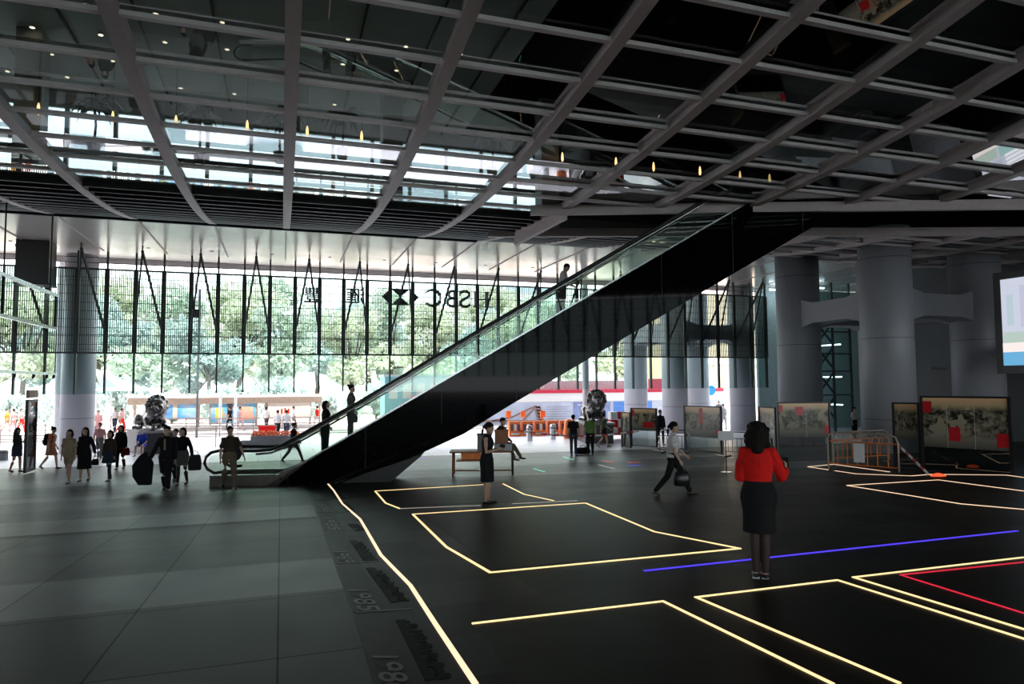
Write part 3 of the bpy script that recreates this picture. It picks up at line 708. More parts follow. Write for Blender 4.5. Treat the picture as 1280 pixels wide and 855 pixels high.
expanel(790, 558, 821, 559, mh(790, 558, 510), 'black-framed panel with red shopfront picture left of the walking woman', [(.0,.8,.1,.95),(.45,.5,.9,.65)], .42, 6)
expanel(778, 559, 788, 560, mh(778, 559, 515), 'narrow panel beside the base of the pale column', [], .42, 7)

# ------------------------------------------------------------------ barriers, stands, bench
M_GALV = mat('galvanised_pipe', (.52, .42, .34), .4, .5)
def barrier(x0, y0, x1, y1, h, label, m=M_ORANGE, top=M_GALV, board=None, plain=False, n=6):
    A, B_ = fl(x0, y0), fl(x1, y1); d = B_-A; d.z = 0; L = d.length; a = math.atan2(d.y, d.x)
    o = empty('crowd_barrier', (A.x, A.y, min(A.z, B_.z)), a, label=label, cat='barrier')
    arc = [(0,0,.08),(0,0,h-.22),(.06,0,h-.06),(.2,0,h),(L-.2,0,h),(L-.06,0,h-.06),(L,0,h-.22),(L,0,.08)]
    MB().tube(arc, .024, 8).build('frame', top, o, True)
    for z in (.22, h-.25): MB().tube([(0,0,z),(L,0,z)], .018, 6).build('rail', m, o)
    for i in range(1, n): MB().tube([(L*i/n, 0, .22), (L*i/n, 0, h-.25)], .014, 6).build('upright', m, o)
    if not plain:
        for i in range(n-1):
            x = L*(i+.5)/n+.02; MB().tube([(x-.02,0,h-.25),(x,0,h-.12),(x+L/n*.3,0,h-.05),(x+L/n*.6,0,h-.12),(x+L/n*.62,0,h-.25)], .013, 6).build('arch', top, o)
    for x in (.15, L-.15): MB().box((x-.04, -.28, 0), (x+.04, .28, .06)).build('foot', M_DARK, o)
    if board: MB().box((L*board[0], -.03, .3), (L*board[1], -.02, h-.28)).build('notice_board', M_WHITE, o)
    return o
barrier(1036, 588, 1124, 591, 1.12, 'orange crowd barrier with small blank board standing beside the exhibition panel', board=(.38,.54), n=7)
barrier(1042, 581, 1112, 577, 1.05, 'second orange crowd barrier just behind the one with the blank board', n=6)
def queue(x0, y0, x1, y1, label, m=M_STEEL):
    return barrier(x0, y0, x1, y1, 1.0, label, m, m, plain=True, n=8)
queue(905, 571, 950, 573, 'steel crowd barrier behind the sign stand left of the woman in red')
queue(825, 566, 862, 567, 'steel crowd barrier behind the walking woman with white top')
sp_ = fl(908, 591); sd_ = empty('sign_stand', sp_, -YAW, label='thin sign stand with a small tilted board left of the woman in red', cat='sign')
MB().tube([(0,0,.03),(0,0,1.08)], .018).build('pole', M_DARK, sd_); MB().box((-.22,-.02,.95),(.24,.02,1.22)).build('board', M_WHITE, sd_); MB().cyl((0,0,0),(0,0,.03),.17,20).build('base', M_STEEL, sd_)
# hazard tape and lamp
tp = MB(); A = fl(1124, 590)+Vector((0,0,.75)); B_ = fl(1160, 594)+Vector((0,0,.04)); M_TAPE = mat('red_white_tape', (.55,.05,.03), .5)
for i in range(8): tp.cur = i % 2; tp.bar(A.lerp(B_, i/8), A.lerp(B_, (i+1)/8), .012, .07)
tag(tp.build('hazard_tape', [M_TAPE, M_WHITE]), 'red and white hazard tape sloping from the orange barrier to the floor', 'tape')
b = MB(); b.rings([((0,0,0),(.22,0,0),(0,.16,0)),((0,0,.03),(.2,0,0),(0,.14,0)),((0,0,.07),(.05,0,0),(0,.05,0))],14); o = b.build('floor_beacon', emit('beacon_red', (1,.12,.04), .9)); o.location = fl(1173, 595); tag(o, 'glowing red lamp lying on the floor under the large exhibition panel', 'lamp')
tp = MB(); A = Vector((fl(690, 560).x, fl(690, 560).y, 0)); 
pA, pB = fl(648, 560), fl(800, 562)
for i in range(20): tp.cur = i % 2; q = lambda t: pA.lerp(pB, t)+Vector((0,0,.85-.25*math.sin(PI*t))); tp.bar(q(i/20), q((i+1)/20), .012, .08)
tag(tp.build('hazard_tape', [M_TAPE, M_WHITE]), 'red and white barrier tape stretched across the plaza in front of the guards', 'tape')
# work bench with orange frames by the escalator
wbp = fl(566, 596); WD = (fl(641, 594)-wbp); WL = math.hypot(WD.x, WD.y); wa = math.atan2(WD.y, WD.x)
wb = empty('trestle_table', wbp, wa, label='long trestle table with orange frame that the seated worker sits on', cat='table')
M_WOOD = mat('orange_wood', (.30, .10, .03), .5, var=.25); M_SILV = mat('grey_case', (.45,.47,.5), .4)
MB().box((-.1, 0, .72), (WL+.05, .75, .77)).build('top', M_WOOD, wb)
for x in (0, WL): 
    for y in (.04, .7): MB().tube([(x, y, .02), (x, y, .72)], .03).build('leg', M_WOOD if x == 0 else M_DARK, wb)
MB().tube([(0,.04,.18),(WL,.04,.18)], .022).build('stretcher', M_WOOD, wb)
MB().box((.1,.1,.45),(WL-.9,.6,.49)).build('lower_shelf', M_WOOD, wb)
def bx(name, lx, ly, lz, sx, sy, sz, m, label, cat='box', bev=.02):
    o = empty(name, (wbp.x, wbp.y, wbp.z), wa, label=label, cat=cat); b = MB(); b.box((lx,ly,lz),(lx+sx,ly+sy,lz+sz)); b.build('body', m, o); MB().box((lx-.01,ly-.01,lz+sz-.05),(lx+sx+.01,ly+sy+.01,lz+sz)).build('lid', m, o); return o
bx('storage_crate', .25, .25, .5, .6, .35, .2, M_ORANGE, 'orange crate on the lower shelf of the trestle table', 'crate')
bx('tool_case', 1.28, .1, .78, .55, .5, .2, M_SILV, 'pale grey case on the right end of the trestle table', 'case')
bx('storage_crate', 1.3, .15, .99, .42, .4, .42, M_WOOD, 'brown crate stacked on the pale case beside the seated worker', 'crate')
bx('storage_crate', .75, .3, .78, .45, .4, .5, mat('grey_crate', (.18,.18,.17), .5), 'grey crate on the table behind the woman in black', 'crate')
bx('gas_cylinder_box', .95, .3, 0, .18, .3, .7, mat('tan_box', (.35,.27,.18), .5), 'tall tan box under the trestle table', 'box')

# ------------------------------------------------------------------ people
def V3(*a): return Vector(a)
SKIN = mat('skin', (.46, .28, .20), .55, var=.05); HAIR = mat('black_hair', (.010, .007, .006), .75, 0, .15, var=.2, scale=30)
def cloth(name, c, r=.85): return mat(name, c, r, 0, .12, var=.12, scale=14, bump=.15)
K_BLACK = cloth('black_cloth', (.012,.012,.014)); K_CHAR = cloth('charcoal_cloth', (.03,.03,.035)); K_WHITE = cloth('white_cloth', (.62,.60,.60)); K_RED = cloth('red_knit', (.62,.015,.012))
K_TAN = cloth('tan_cloth', (.32,.24,.16)); K_ORA = cloth('rust_cloth', (.42,.16,.09)); K_KHA = cloth('khaki_cloth', (.13,.10,.07)); K_NAVY = cloth('navy_cloth', (.03,.04,.07)); K_BLUE = cloth('blue_cloth', (.03,.06,.42))
K_GREY = cloth('grey_cloth', (.13,.13,.13)); K_GRN = cloth('green_vest', (.12,.22,.06)); K_PINK = cloth('pink_cloth', (.60,.30,.30)); K_BRN = cloth('brown_cloth', (.05,.035,.025)); K_BLSH = cloth('blue_shoes', (.05,.08,.5)); K_SHOE = mat('black_leather', (.01,.01,.01), .3)
K_STOCK = mat('black_stocking', (.045,.03,.028), .5, 0, .2)
def finish(o, vox, it=3):
    md = o.modifiers.new('r', 'REMESH'); md.mode = 'VOXEL'; md.voxel_size = vox; md.use_smooth_shade = True
    sm = o.modifiers.new('s', 'SMOOTH'); sm.factor = .5; sm.iterations = it
    dg = bpy.context.evaluated_depsgraph_get(); dg.update()
    me = bpy.data.meshes.new_from_object(o.evaluated_get(dg)); old = o.data; o.modifiers.clear(); o.data = me; bpy.data.meshes.remove(old)
    me.polygons.foreach_set('use_smooth', [True]*len(me.polygons)); return o
def nrm(v): return Vector(v).normalized()
ARM = {'down': ((.16,-.02,-1),(.06,.14,-1)), 'phone': ((.12,.12,-1),(-.42,.95,.28)), 'phone_low': ((.12,.05,-1),(-.35,1,-.05)), 'fwd': ((.05,.55,-1),(-.1,1,.1)),
       'swingf': ((.08,.45,-1),(.0,.8,-.6)), 'swingb': ((.12,-.45,-1),(.08,-.1,-1)), 'hold': ((.18,-.05,-1),(.05,.5,-.85)), 'out': ((.45,.05,-1),(.3,.25,-1)), 'rail': ((.25,.5,-.85),(-.1,1,.1)), 'lap': ((.12,.25,-1),(-.35,.9,-.3)),
       'bagfold': ((.25,-.1,-1),(.1,.45,-.9)), 'point': ((.2,.8,-.3),(.0,1,.2)), 'face': ((.1,.5,-.9),(-.3,.3,1))}
LEG = {'close': (((-.035,.03,-1),(-.02,-.03,-1)),((-.035,.0,-1),(-.02,-.03,-1))), 'stand': (((.02,.02,-1),(.0,-.02,-1)),((.02,.0,-1),(.0,-.03,-1))),
       'walk': (((0,.38,-1),(0,.12,-1)),((0,-.22,-1),(0,-.75,-1))), 'walk2': (((0,-.22,-1),(0,-.75,-1)),((0,.38,-1),(0,.12,-1))),
       'stride': (((0,.62,-1),(0,.38,-1)),((0,-.35,-1),(0,-.85,-1))), 'stride2': (((0,-.45,-1),(0,-.95,-1)),((0,.60,-1),(0,.0,-1))),
       'toward': (((0,.2,-1),(0,.02,-1)),((0,-.12,-1),(0,-.35,-1))), 'toward2': (((0,-.12,-1),(0,-.35,-1)),((0,.2,-1),(0,.02,-1))),
       'sit': (((.12,1,-.05),(.02,.05,-1)),((.12,1,-.05),(.02,.12,-1))), 'sitlong': (((.05,1,-.18),(.0,.75,-1)),((.12,1,-.12),(.02,.45,-1)))}
def person(P, H, face, label, top=K_BLACK, bottom=K_CHAR, kind='trousers', hair='short', arms=('down','down'), legs='stand', lean=0, look=0, sleeves='long', female=False, shoes=K_SHOE,
           vox=.013, seat=None, group=None, hem=.5, sock=None, hands=True, flare=1.0, hat=None, topcut=.88, loose=1.0):
    """P: ground point, face: horizontal world vector the person faces; arms/legs (left, right)"""
    face = Vector(face); face.z = 0; face.normalize(); rz = math.atan2(-face.x, face.y)
    root = empty('person', P, rz, label=label, cat='person', group=group); s = H/1.70
    sw = .150 if female else .178; hipw = .072 if female else .085
    ll = LEG[legs] if isinstance(legs, str) else legs
    def joints(sd, g):
        (th, sh) = g; hip = V3(sd*hipw, 0, .92); kn = hip+nrm((th[0]*sd, th[1], th[2]))*.43; an = kn+nrm((sh[0]*sd, sh[1], sh[2]))*.41; return hip, kn, an, sh
    JL = joints(-1, ll[0]); JR = joints(1, ll[1])
    low = min(JL[2].z, JR[2].z)-.075
    dz = -low if seat is None else (seat-.80)
    off = V3(0, 0, dz)
    if seat is None:
        cy = (JL[2].y+JR[2].y)/2; 
    def T(p): return (Vector(p)+off)*s
    cl, sl = math.cos(lean), math.sin(lean)
    def up(p):                       # lean the upper body forward about the hips
        p = Vector(p); q = p-V3(0,0,.93); return T((q.x, q.y*cl+q.z*sl, .93-q.y*sl+q.z*cl))
    def uv(v): return Vector((v[0], v[1]*cl+v[2]*sl, -v[1]*sl+v[2]*cl))
    ct, st_ = math.cos(look), math.sin(look)
    nk = V3(0, 0, 1.47)
    def hd(p):
        p = Vector(p); q = p-nk; return up(nk+V3(q.x, q.y*ct+q.z*st_, -q.y*st_+q.z*ct))
    def hv(v): q = V3(v[0], v[1]*ct+v[2]*st_, -v[1]*st_+v[2]*ct); return uv(q)
    AJ = []
    for sd, a in ((-1, arms[0]), (1, arms[1])):
        ua, fa = ARM[a] if isinstance(a, str) else a
        S = V3(sd*sw, 0, 1.362); E_ = S+nrm((ua[0]*sd, ua[1], ua[2]))*.275; Wd = nrm((fa[0]*sd, fa[1], fa[2])); Wp = E_+Wd*.245; AJ.append((sd, S, E_, Wp, Wd))
    TR = [(.80,.10,.09,0),(.86,.155,.105,-.01),(.93,.168 if female else .16,.115,-.015),(1.0,.150,.105,-.005),(1.08,.122 if female else .142,.09,.0),(1.17,.138 if female else .155,.10,.0),(1.27,.155 if female else .172,.118 if female else .112,.008),(1.35,.150 if female else .172,.10,0),(1.395,.118 if female else .135,.08,-.008),(1.425,.08,.065,-.01),(1.45,.06,.058,-.01)]
    def torso(b, g=0.0, z0=0, z1=9, gf=1):
        rs = [(up((0, oy, z)), uv((rx*s*gf+g, 0, 0)), uv((0, ry*s*gf+g, 0))) for z, rx, ry, oy in TR if z0 <= z <= z1]; b.rings(rs, 18)
    b = MB(); torso(b)
    b.tube([up((0,-.015,1.42)), up((0,0,1.50)), hd((0,.012,1.54))], [.055*s,.05*s,.05*s], 10)
    # head
    HR = [(1.485,.028,.032,.062),(1.505,.048,.058,.045),(1.53,.060,.075,.028),(1.56,.068,.086,.014),(1.595,.074,.092,.004),(1.63,.075,.094,0),(1.66,.066,.084,-.004),(1.685,.045,.060,-.006),(1.70,.015,.02,-.008)]
    b.rings([(hd((0, oy, z)), hv((rx*s, 0, 0)), hv((0, ry*s, 0))) for z, rx, ry, oy in HR], 16)
    b.tube([hd((0,.098,1.605)), hd((0,.113,1.567)), hd((0,.100,1.558))], [.008*s,.012*s,.010*s], 8)
    b.tube([hd((-.018,.096,1.533)), hd((.018,.096,1.533))], [.007*s,.007*s], 6)
    for sd in (-1, 1): b.tube([hd((sd*.076,-.002,1.61)), hd((sd*.078,-.004,1.58)), hd((sd*.073,.004,1.56))], [.011*s,.012*s,.008*s], 6); b.tube([hd((sd*.045,.084,1.618)), hd((sd*.015,.094,1.617))], .006*s, 6)
    # arms and hands
    for sd, S, E_, Wp, Wd in AJ:
        b.tube([up(S+V3(-sd*.04,0,.0)), up(S), up(S.lerp(E_,.4)), up(E_), up(E_.lerp(Wp,.35)), up(Wp)], [.05*s,.052*s,.044*s,.037*s,.037*s,.024*s], 10)
        if hands:
            d = uv(Wd).normalized(); side = d.cross(uv(V3(sd*1.0, 0, 0)))            # across the palm
            if side.length < .3: side = d.cross(V3(0,0,1))
            side.normalize(); pn = d.cross(side).normalized()
            if pn.dot(uv(V3(-sd,0,0))) < 0: pn = -pn
            w0 = up(Wp); b.tube([w0, w0+d*.04*s, w0+d*.085*s], [.024*s,.037*s,.036*s], 10, .38, pn)
            for k, (o_, L_) in enumerate(((-.028,.062),(-.0095,.074),(.0095,.078),(.028,.066))):
                p0 = w0+d*.078*s+side*o_*s; d2 = (d+pn*.45).normalized(); d3 = (d+pn*1.5).normalized()
                b.tube([p0, p0+d2*L_*.5*s, p0+d2*L_*.5*s+d3*L_*.48*s], [.0088*s,.0082*s,.0068*s], 6)
            sg_ = 1 if side.z > 0 or abs(side.z) < .2 and side.y > 0 else -1
            t0 = w0+d*.025*s+side*sg_*.025*s; b.tube([t0, t0+(d*.7+side*sg_*.7+pn*.3).normalized()*.04*s, t0+(d*1+side*sg_*.55+pn*.5).normalized()*.075*s], [.012*s,.0105*s,.008*s], 6)
    for hip, kn, an, sh in (JL, JR):
        b.tube([T(hip+V3(0,0,-.02)), T(hip.lerp(kn,.4)), T(kn), T(kn.lerp(an,.3)), T(kn.lerp(an,.65)), T(an)], [.085*s,.072*s,.052*s,.054*s,.042*s,.033*s], 12)
        tz = nrm((0, 1, -.12 if abs(sh[1]) < .5 else -1.1)) if sh[1] < -.3 else nrm((0, 1, -.12))
        b.tube([T(an+V3(0,-.03,-.035)), T(an+V3(0,.03,-.03)), T(an+V3(0,.02,-.03)+tz*.12)], [.032*s,.036*s,.026*s], 8, .7)
    body = finish(b.build('body', SKIN, root), vox); 
    if sock:
        sb = MB()
        for hip, kn, an, sh in (JL, JR): sb.tube([T(kn+V3(0,0,.05)), T(kn), T(kn.lerp(an,.3)), T(kn.lerp(an,.65)), T(an)], [.062*s,.058*s,.060*s,.048*s,.039*s], 12)
        finish(sb.build('stockings', sock, root), vox)
    # top garment
    g = .014*loose; b = MB(); torso(b, g, topcut if kind != 'dress' else .79, 1.42)
    b.rings([(up((0,-.008,1.385)), uv((.122*s,0,0)), uv((0,.085*s,0))), (up((0,-.006,1.425)), uv((.092*s,0,0)), uv((0,.078*s,0))), (up((0,-.005,1.455)), uv((.075*s,0,0)), uv((0,.072*s,0)))], 14)
    for sd, S, E_, Wp, Wd in AJ:
        if sleeves == 'none': b.ball(up(S+V3(-sd*.03,0,.0)), .05*s); continue
        if sleeves == 'long': b.tube([up(S+V3(-sd*.05,0,0)), up(S), up(S.lerp(E_,.45)), up(E_), up(E_.lerp(Wp,.45)), up(E_.lerp(Wp,.9))], [(.048*s+g),(.052*s+g),(.05*s+g),(.044*s+g),(.041*s+g),(.032*s+g)], 10)
        elif sleeves == '34': b.tube([up(S+V3(-sd*.05,0,0)), up(S), up(S.lerp(E_,.45)), up(E_), up(E_.lerp(Wp,.6))], [.050*s+g,.054*s+g,.053*s+g,.05*s+g,.042*s+g], 10)
        else: b.tube([up(S+V3(-sd*.05,0,0)), up(S), up(S.lerp(E_,.62))], [.056*s+g,.058*s+g,.052*s+g], 10)
    finish(b.build('jacket' if sleeves == 'long' else 'shirt' if kind != 'dress' else 'bodice', top, root), vox)
    # lower garment
    b = MB()
    if kind in ('trousers', 'shorts'):
        b.rings([(T((0,0,z)), V3((rx*s+g),0,0), V3(0,(ry*s+g),0)) for z, rx, ry in ((.83,.13,.10),(.88,.165,.115),(.94,.165,.115),(1.0,.152,.105),(1.04,.14,.10))], 16)
        for hip, kn, an, sh in (JL, JR):
            if kind == 'shorts': b.tube([T(hip), T(hip.lerp(kn,.4)), T(hip.lerp(kn,.62))], [.092*s,.086*s,.082*s], 12)
            else: b.tube([T(hip), T(hip.lerp(kn,.4)), T(kn), T(kn.lerp(an,.35)), T(kn.lerp(an,.7)), T(an.lerp(kn,.04))], [.096*s*loose,.086*s*loose,.068*s*loose,.064*s*loose,.057*s*loose,.053*s*loose], 12)
        finish(b.build(kind, bottom, root), vox)
    else:
        z1 = hem; km = (JL[1]+JR[1])/2; wk = .19*flare; rs = []
        for z, rx, ry in ((1.06,.135,.10),(1.0,.156,.112),(.93,.178,.128),(.86,.183,.132)): rs.append((T((0,-.008,z)), V3(rx*s+.012,0,0), V3(0,ry*s+.012,0)))
        for z in (.72, (z1+.72)/2, z1):
            t = min(1, (.92-z)/.44); q = abs(JL[1].y-JR[1].y)/2*t; rs.append((T((0, km.y*t, z)), V3((.172*flare if z > z1+.1 else .178*flare)*s,0,0), V3(0,(.12*flare+q+.02)*s,0)))
        b.rings(rs, 20); finish(b.build('skirt', bottom, root), vox)
    # shoes
    b = MB()
    for hip, kn, an, sh in (JL, JR):
        tz = nrm((0, 1, -1.1 if sh[1] < -.5 else (-.5 if sh[1] < -.3 else -.10)))
        a0 = an+V3(0,-.035,-.045); b.tube([T(a0), T(an+V3(0,.03,-.045)), T(an+V3(0,.03,-.045)+tz*.07), T(an+V3(0,.02,-.04)+tz*.14)], [.041*s,.047*s,.047*s,.036*s], 10, .66)
    finish(b.build('shoes', shoes, root), vox, 2)
    # hair
    b = MB(); cap = [(hd((0, oy-.012, z)), hv(((rx+.012)*s, 0, 0)), hv((0, (ry+.008)*s, 0))) for z, rx, ry, oy in HR[4:]]
    cap = [(hd((0,-.022,1.60)), hv((.084*s,0,0)), hv((0,.083*s,0))), (hd((0,-.014,1.635)), hv((.088*s,0,0)), hv((0,.098*s,0))), (hd((0,-.012,1.67)), hv((.078*s,0,0)), hv((0,.092*s,0))), (hd((0,-.01,1.70)), hv((.055*s,0,0)), hv((0,.066*s,0))), (hd((0,-.01,1.718)), hv((.02*s,0,0)), hv((0,.025*s,0)))]
    b.rings(cap, 16); b.ball(hd((0,-.045,1.60)), .075*s, .062*s, .075*s)
    if hair in ('long', 'bob', 'wavy'):
        L_ = {'long': 1.34, 'bob': 1.46, 'wavy': 1.40}[hair]; k = 1.35 if hair == 'wavy' else 1.0
        b.tube([hd((0,-.05,1.63)), hd((0,-.07,1.56)), hd((0,-.075,(1.56+L_)/2)), hd((0,-.07,L_))], [.085*s,.088*s*k,.09*s*k,.06*s*k], 12, .75, (0,1,0))
        for sd in (-1, 1): b.tube([hd((sd*.07,-.01,1.64)), hd((sd*.085,-.005,1.56)), hd((sd*.08,.0,(1.5+L_)/2)), hd((sd*.07,-.01,L_+.02))], [.03*s,.035*s*k,.038*s*k,.025*s*k], 8)
        if hair == 'wavy':
            rn = random.Random(3)
            for i in range(26):
                a = rn.uniform(0, 2*PI); z = rn.uniform(1.42, 1.66); rr = (.088+.022*rn.random())*(1 if z < 1.6 else 1-(z-1.6)*6)
                b.ball(hd((math.sin(a)*rr*1.05, -abs(math.cos(a))*rr-.035, z)), .034*s)
    if hair == 'pony': b.tube([hd((0,-.09,1.63)), hd((0,-.125,1.58)), hd((0,-.125,1.50)), hd((0,-.11,1.38))], [.028*s,.034*s,.03*s,.012*s], 8)
    if hair == 'bun': b.ball(hd((0,-.105,1.675)), .042*s)
    finish(b.build('hair', HAIR, root), max(.008, vox*.8), 1)
    if hat: 
        b = MB(); b.rings([(hd((0,0,1.63)), hv((.15*s,0,0)), hv((0,.16*s,0))), (hd((0,0,1.645)), hv((.145*s,0,0)), hv((0,.155*s,0))), (hd((0,0,1.65)), hv((.095*s,0,0)), hv((0,.11*s,0))), (hd((0,0,1.73)), hv((.08*s,0,0)), hv((0,.09*s,0))), (hd((0,0,1.75)), hv((.04*s,0,0)), hv((0,.05*s,0)))], 18); b.build('hat', hat, root, True)
    if face.dot(FH) < .75:
        for sd in (-1, 1):
            e = MB().ball(hd((sd*.030,.087,1.600)), .010*s, n=8, k=6).build('eye', K_SHOE, root, True)
    root['_j'] = 0
    del root['_j']
    M = Matrix.Translation(P) @ Matrix.Rotation(rz, 4, 'Z')
    res = {'root': root, 'M': M, 'hand': [M @ (up(a[3])+uv(a[4]).normalized()*.08*s) for a in AJ], 'up': lambda p: M @ up(p), 'rz': rz, 's': s}
    return res
def ahead(r, f): return RH*r+FH*f
def pp_(x, yf, yh, **k):
    P = fl(x, yf); P.z = fz(P.y); H = (yf-yh)*depth(P)/F*1.0; return P, max(1.45, min(1.86, H))
def held_bag(P, w_, h_, d_, m, label, name='handbag', cat='bag', strap=.22, rz=0, slant=0):
    o = empty(name, (P.x, P.y, P.z-strap-h_), rz, label=label, cat=cat); b = MB()
    b.rings([((slant*0,0,0),(w_*.42,0,0),(0,d_*.42,0)),((0,0,h_*.06),(w_*.5,0,0),(0,d_*.5,0)),((0,0,h_*.5),(w_*.52,0,0),(0,d_*.5,0)),((0,0,h_*.92),(w_*.42,0,0),(0,d_*.35,0)),((0,0,h_),(w_*.36,0,0),(0,d_*.2,0))], 16)
    b.build('body', m, o, True); t = h_+strap
    MB().tube([(-w_*.3,0,h_*.9),(-w_*.2,0,t*.93),(0,0,t),(w_*.2,0,t*.93),(w_*.3,0,h_*.9)], .009, 6).build('strap', m, o, True); return o
def phone(P, rz, label, tilt=.9):
    o = MB().box((-.036,-.004,-.07),(.036,.004,.07)).build('phone', K_SHOE); o.location = P; o.rotation_euler = (-tilt, 0, rz); tag(o, label, 'phone')
def backpack(r, m, label):
    c = r['up']((0,-.19,1.2)); s = r['s']; o = empty('backpack', c, r['rz'], label=label, cat='bag')
    b = MB(); b.rings([((0,0,-.24*s),(.12*s,0,0),(0,.07*s,0)),((0,0,-.2*s),(.15*s,0,0),(0,.095*s,0)),((0,0,0),(.15*s,0,0),(0,.1*s,0)),((0,.0,.18*s),(.13*s,0,0),(0,.07*s,0)),((0,0,.23*s),(.08*s,0,0),(0,.04*s,0))], 16); b.build('body', m, o, True)
    MB().rings([((0,-.1*s,-.18*s),(.1*s,0,0),(0,.03*s,0)),((0,-.105*s,-.02*s),(.1*s,0,0),(0,.03*s,0))], 12).build('pocket', m, o)
    for sd in (-1, 1): MB().tube([(sd*.09*s,.02,.2*s),(sd*.12*s,.14*s,.24*s),(sd*.13*s,.3*s,.12*s),(sd*.13*s,.28*s,-.08*s),(sd*.12*s,.05*s,-.16*s)], .018*s, 6).build('strap', m, o, True)

# woman in red, seen from behind, looking at her phone
P, H = pp_(951, 722, 528); r = person(P, H, ahead(.35, 1), 'woman in red cropped cardigan and black skirt looking down at her phone', K_RED, K_BLACK, 'skirt', 'wavy', ('phone_low',((.38,.12,-1),(.18,.95,.30))), 'close', .02, .35, '34', True, vox=.008, hem=.50, sock=K_STOCK, topcut=.99, loose=1.25, flare=1.0)
r['root'].scale = (1,1,1)
phone(r['hand'][1]+FH*.03+Vector((0,0,.03)), r['rz'], 'dark phone in the right hand of the woman in red')
for c in kids(r['root']):
    if c.name.startswith('shoes'): c.data.materials.clear(); c.data.materials.append(K_SHOE)
sb = MB()
for sd in (-1, 1): sb.box((sd*.048*r['s']-.036, -.06, 0), (sd*.048*r['s']+.036, .14, .014))
sb.build('shoe_sole', K_WHITE, r['root'])
# walking woman
P, H = pp_(842, 619, 522); r = person(P, 1.66, RH*1-FH*.05, 'woman with ponytail in white short-sleeved top striding right with a black bag', K_WHITE, K_BLACK, 'trousers', 'pony', ('swingf','hold'), 'stride', .04, .08, 'short', True, vox=.009, topcut=.93)
held_bag(r['hand'][1], .34, .30, .14, K_SHOE, 'black handbag hanging from the hand of the striding woman in white', strap=.16, rz=r['rz']+PI/2)
# woman in the black dress
P, H = pp_(609, 629, 528); r = person(P, 1.66, ahead(1,-.25), 'woman in sleeveless black dress with dark hair holding a camera by the trestle table', K_BLACK, K_BLACK, 'dress', 'pony', ('phone','phone'), 'stand', .03, .25, 'none', True, vox=.010, hem=.46)
o = MB().box((-.06,-.03,-.04),(.06,.03,.04)).cyl((0,.03,0),(0,.07,0),.028,12).build('camera', K_SHOE); o.location = (r['hand'][0]+r['hand'][1])/2+Vector((0,0,.04)); o.rotation_euler = (0,0,r['rz']); tag(o, 'small black camera held by the woman in the black dress', 'camera')
# seated worker on the table
P = wbp+Vector((math.cos(wa)*1.45, math.sin(wa)*1.45, 0))+FH*.55
r = person(P, 1.74, ahead(.8,-.45), 'worker in brown clothes sitting on the trestle table with legs stretched out', K_BRN, K_KHA, 'trousers', 'short', ('lap','face'), 'sitlong', .12, .2, 'long', seat=.84)
# left group
P, H = pp_(20, 590, 535); r = person(P, 1.62, RH, 'woman in long dark tunic and leggings standing at the far left glass wall', K_CHAR, K_NAVY, 'dress', 'long', ('down','phone'), 'toward', 0, .15, 'long', True, hem=.62)
phone(r['hand'][1]+RH*.03, r['rz'], 'phone held by the woman in the dark tunic at far left')
P, H = pp_(63, 586, 533); r = person(P, 1.62, ahead(1,.1), 'woman in rust-coloured dress and backpack walking right behind the glass door', K_ORA, K_ORA, 'dress', 'bun', ('hold','down'), 'walk', .05, .35, 'short', True, hem=.58)
backpack(r, K_BLACK, 'black backpack on the woman in the rust-coloured dress')
P, H = pp_(85, 604, 538); r = person(P, 1.66, ahead(.1,-1), 'woman in tan top and light shorts walking towards us on the left', K_TAN, K_TAN, 'shorts', 'bob', ('down','down'), 'toward', 0, 0, 'short', True, loose=1.5)
P, H = pp_(105, 601, 531); r = person(P, 1.70, ahead(.15,-1), 'woman in black knee-length dress with long hair beside the one in tan', K_BLACK, K_BLACK, 'dress', 'long', ('out','down'), 'toward2', 0, .05, 'long', True, hem=.40, flare=1.15)
held_bag(r['hand'][0]+Vector((0,0,.0)), .2, .2, .1, K_BLACK, 'small dark bag held by the woman in the black knee-length dress', strap=.1)
P, H = pp_(136, 601, 539); r = person(P, 1.60, ahead(-.1,-1), 'woman in long brown coat and dark leggings walking towards us', K_BRN, K_NAVY, 'dress', 'bob', ('down','down'), 'toward', 0, 0, 'long', True, hem=.62, flare=1.25, sock=K_NAVY)
P, H = pp_(150, 586, 534); r = person(P, 1.64, ahead(.1,-1), 'person in black jacket and trousers with a red bag behind the brown coat', K_BLACK, K_BLACK, 'trousers', 'long', ('down','hold'), 'toward2', 0, 0, 'long', True)
held_bag(r['hand'][0]+Vector((0,0,.1)), .28, .28, .12, cloth('dark_red_cloth', (.2,.015,.03)), 'dark red bag carried by the person in the black jacket', strap=.05)
P, H = pp_(124, 574, 537); r = person(P, 1.58, ahead(.3,-1), 'person in pale pink shirt partly hidden behind the woman in the brown coat', K_PINK, K_GREY, 'trousers', 'short', ('down','hold'), 'toward', 0, .1, 'short')
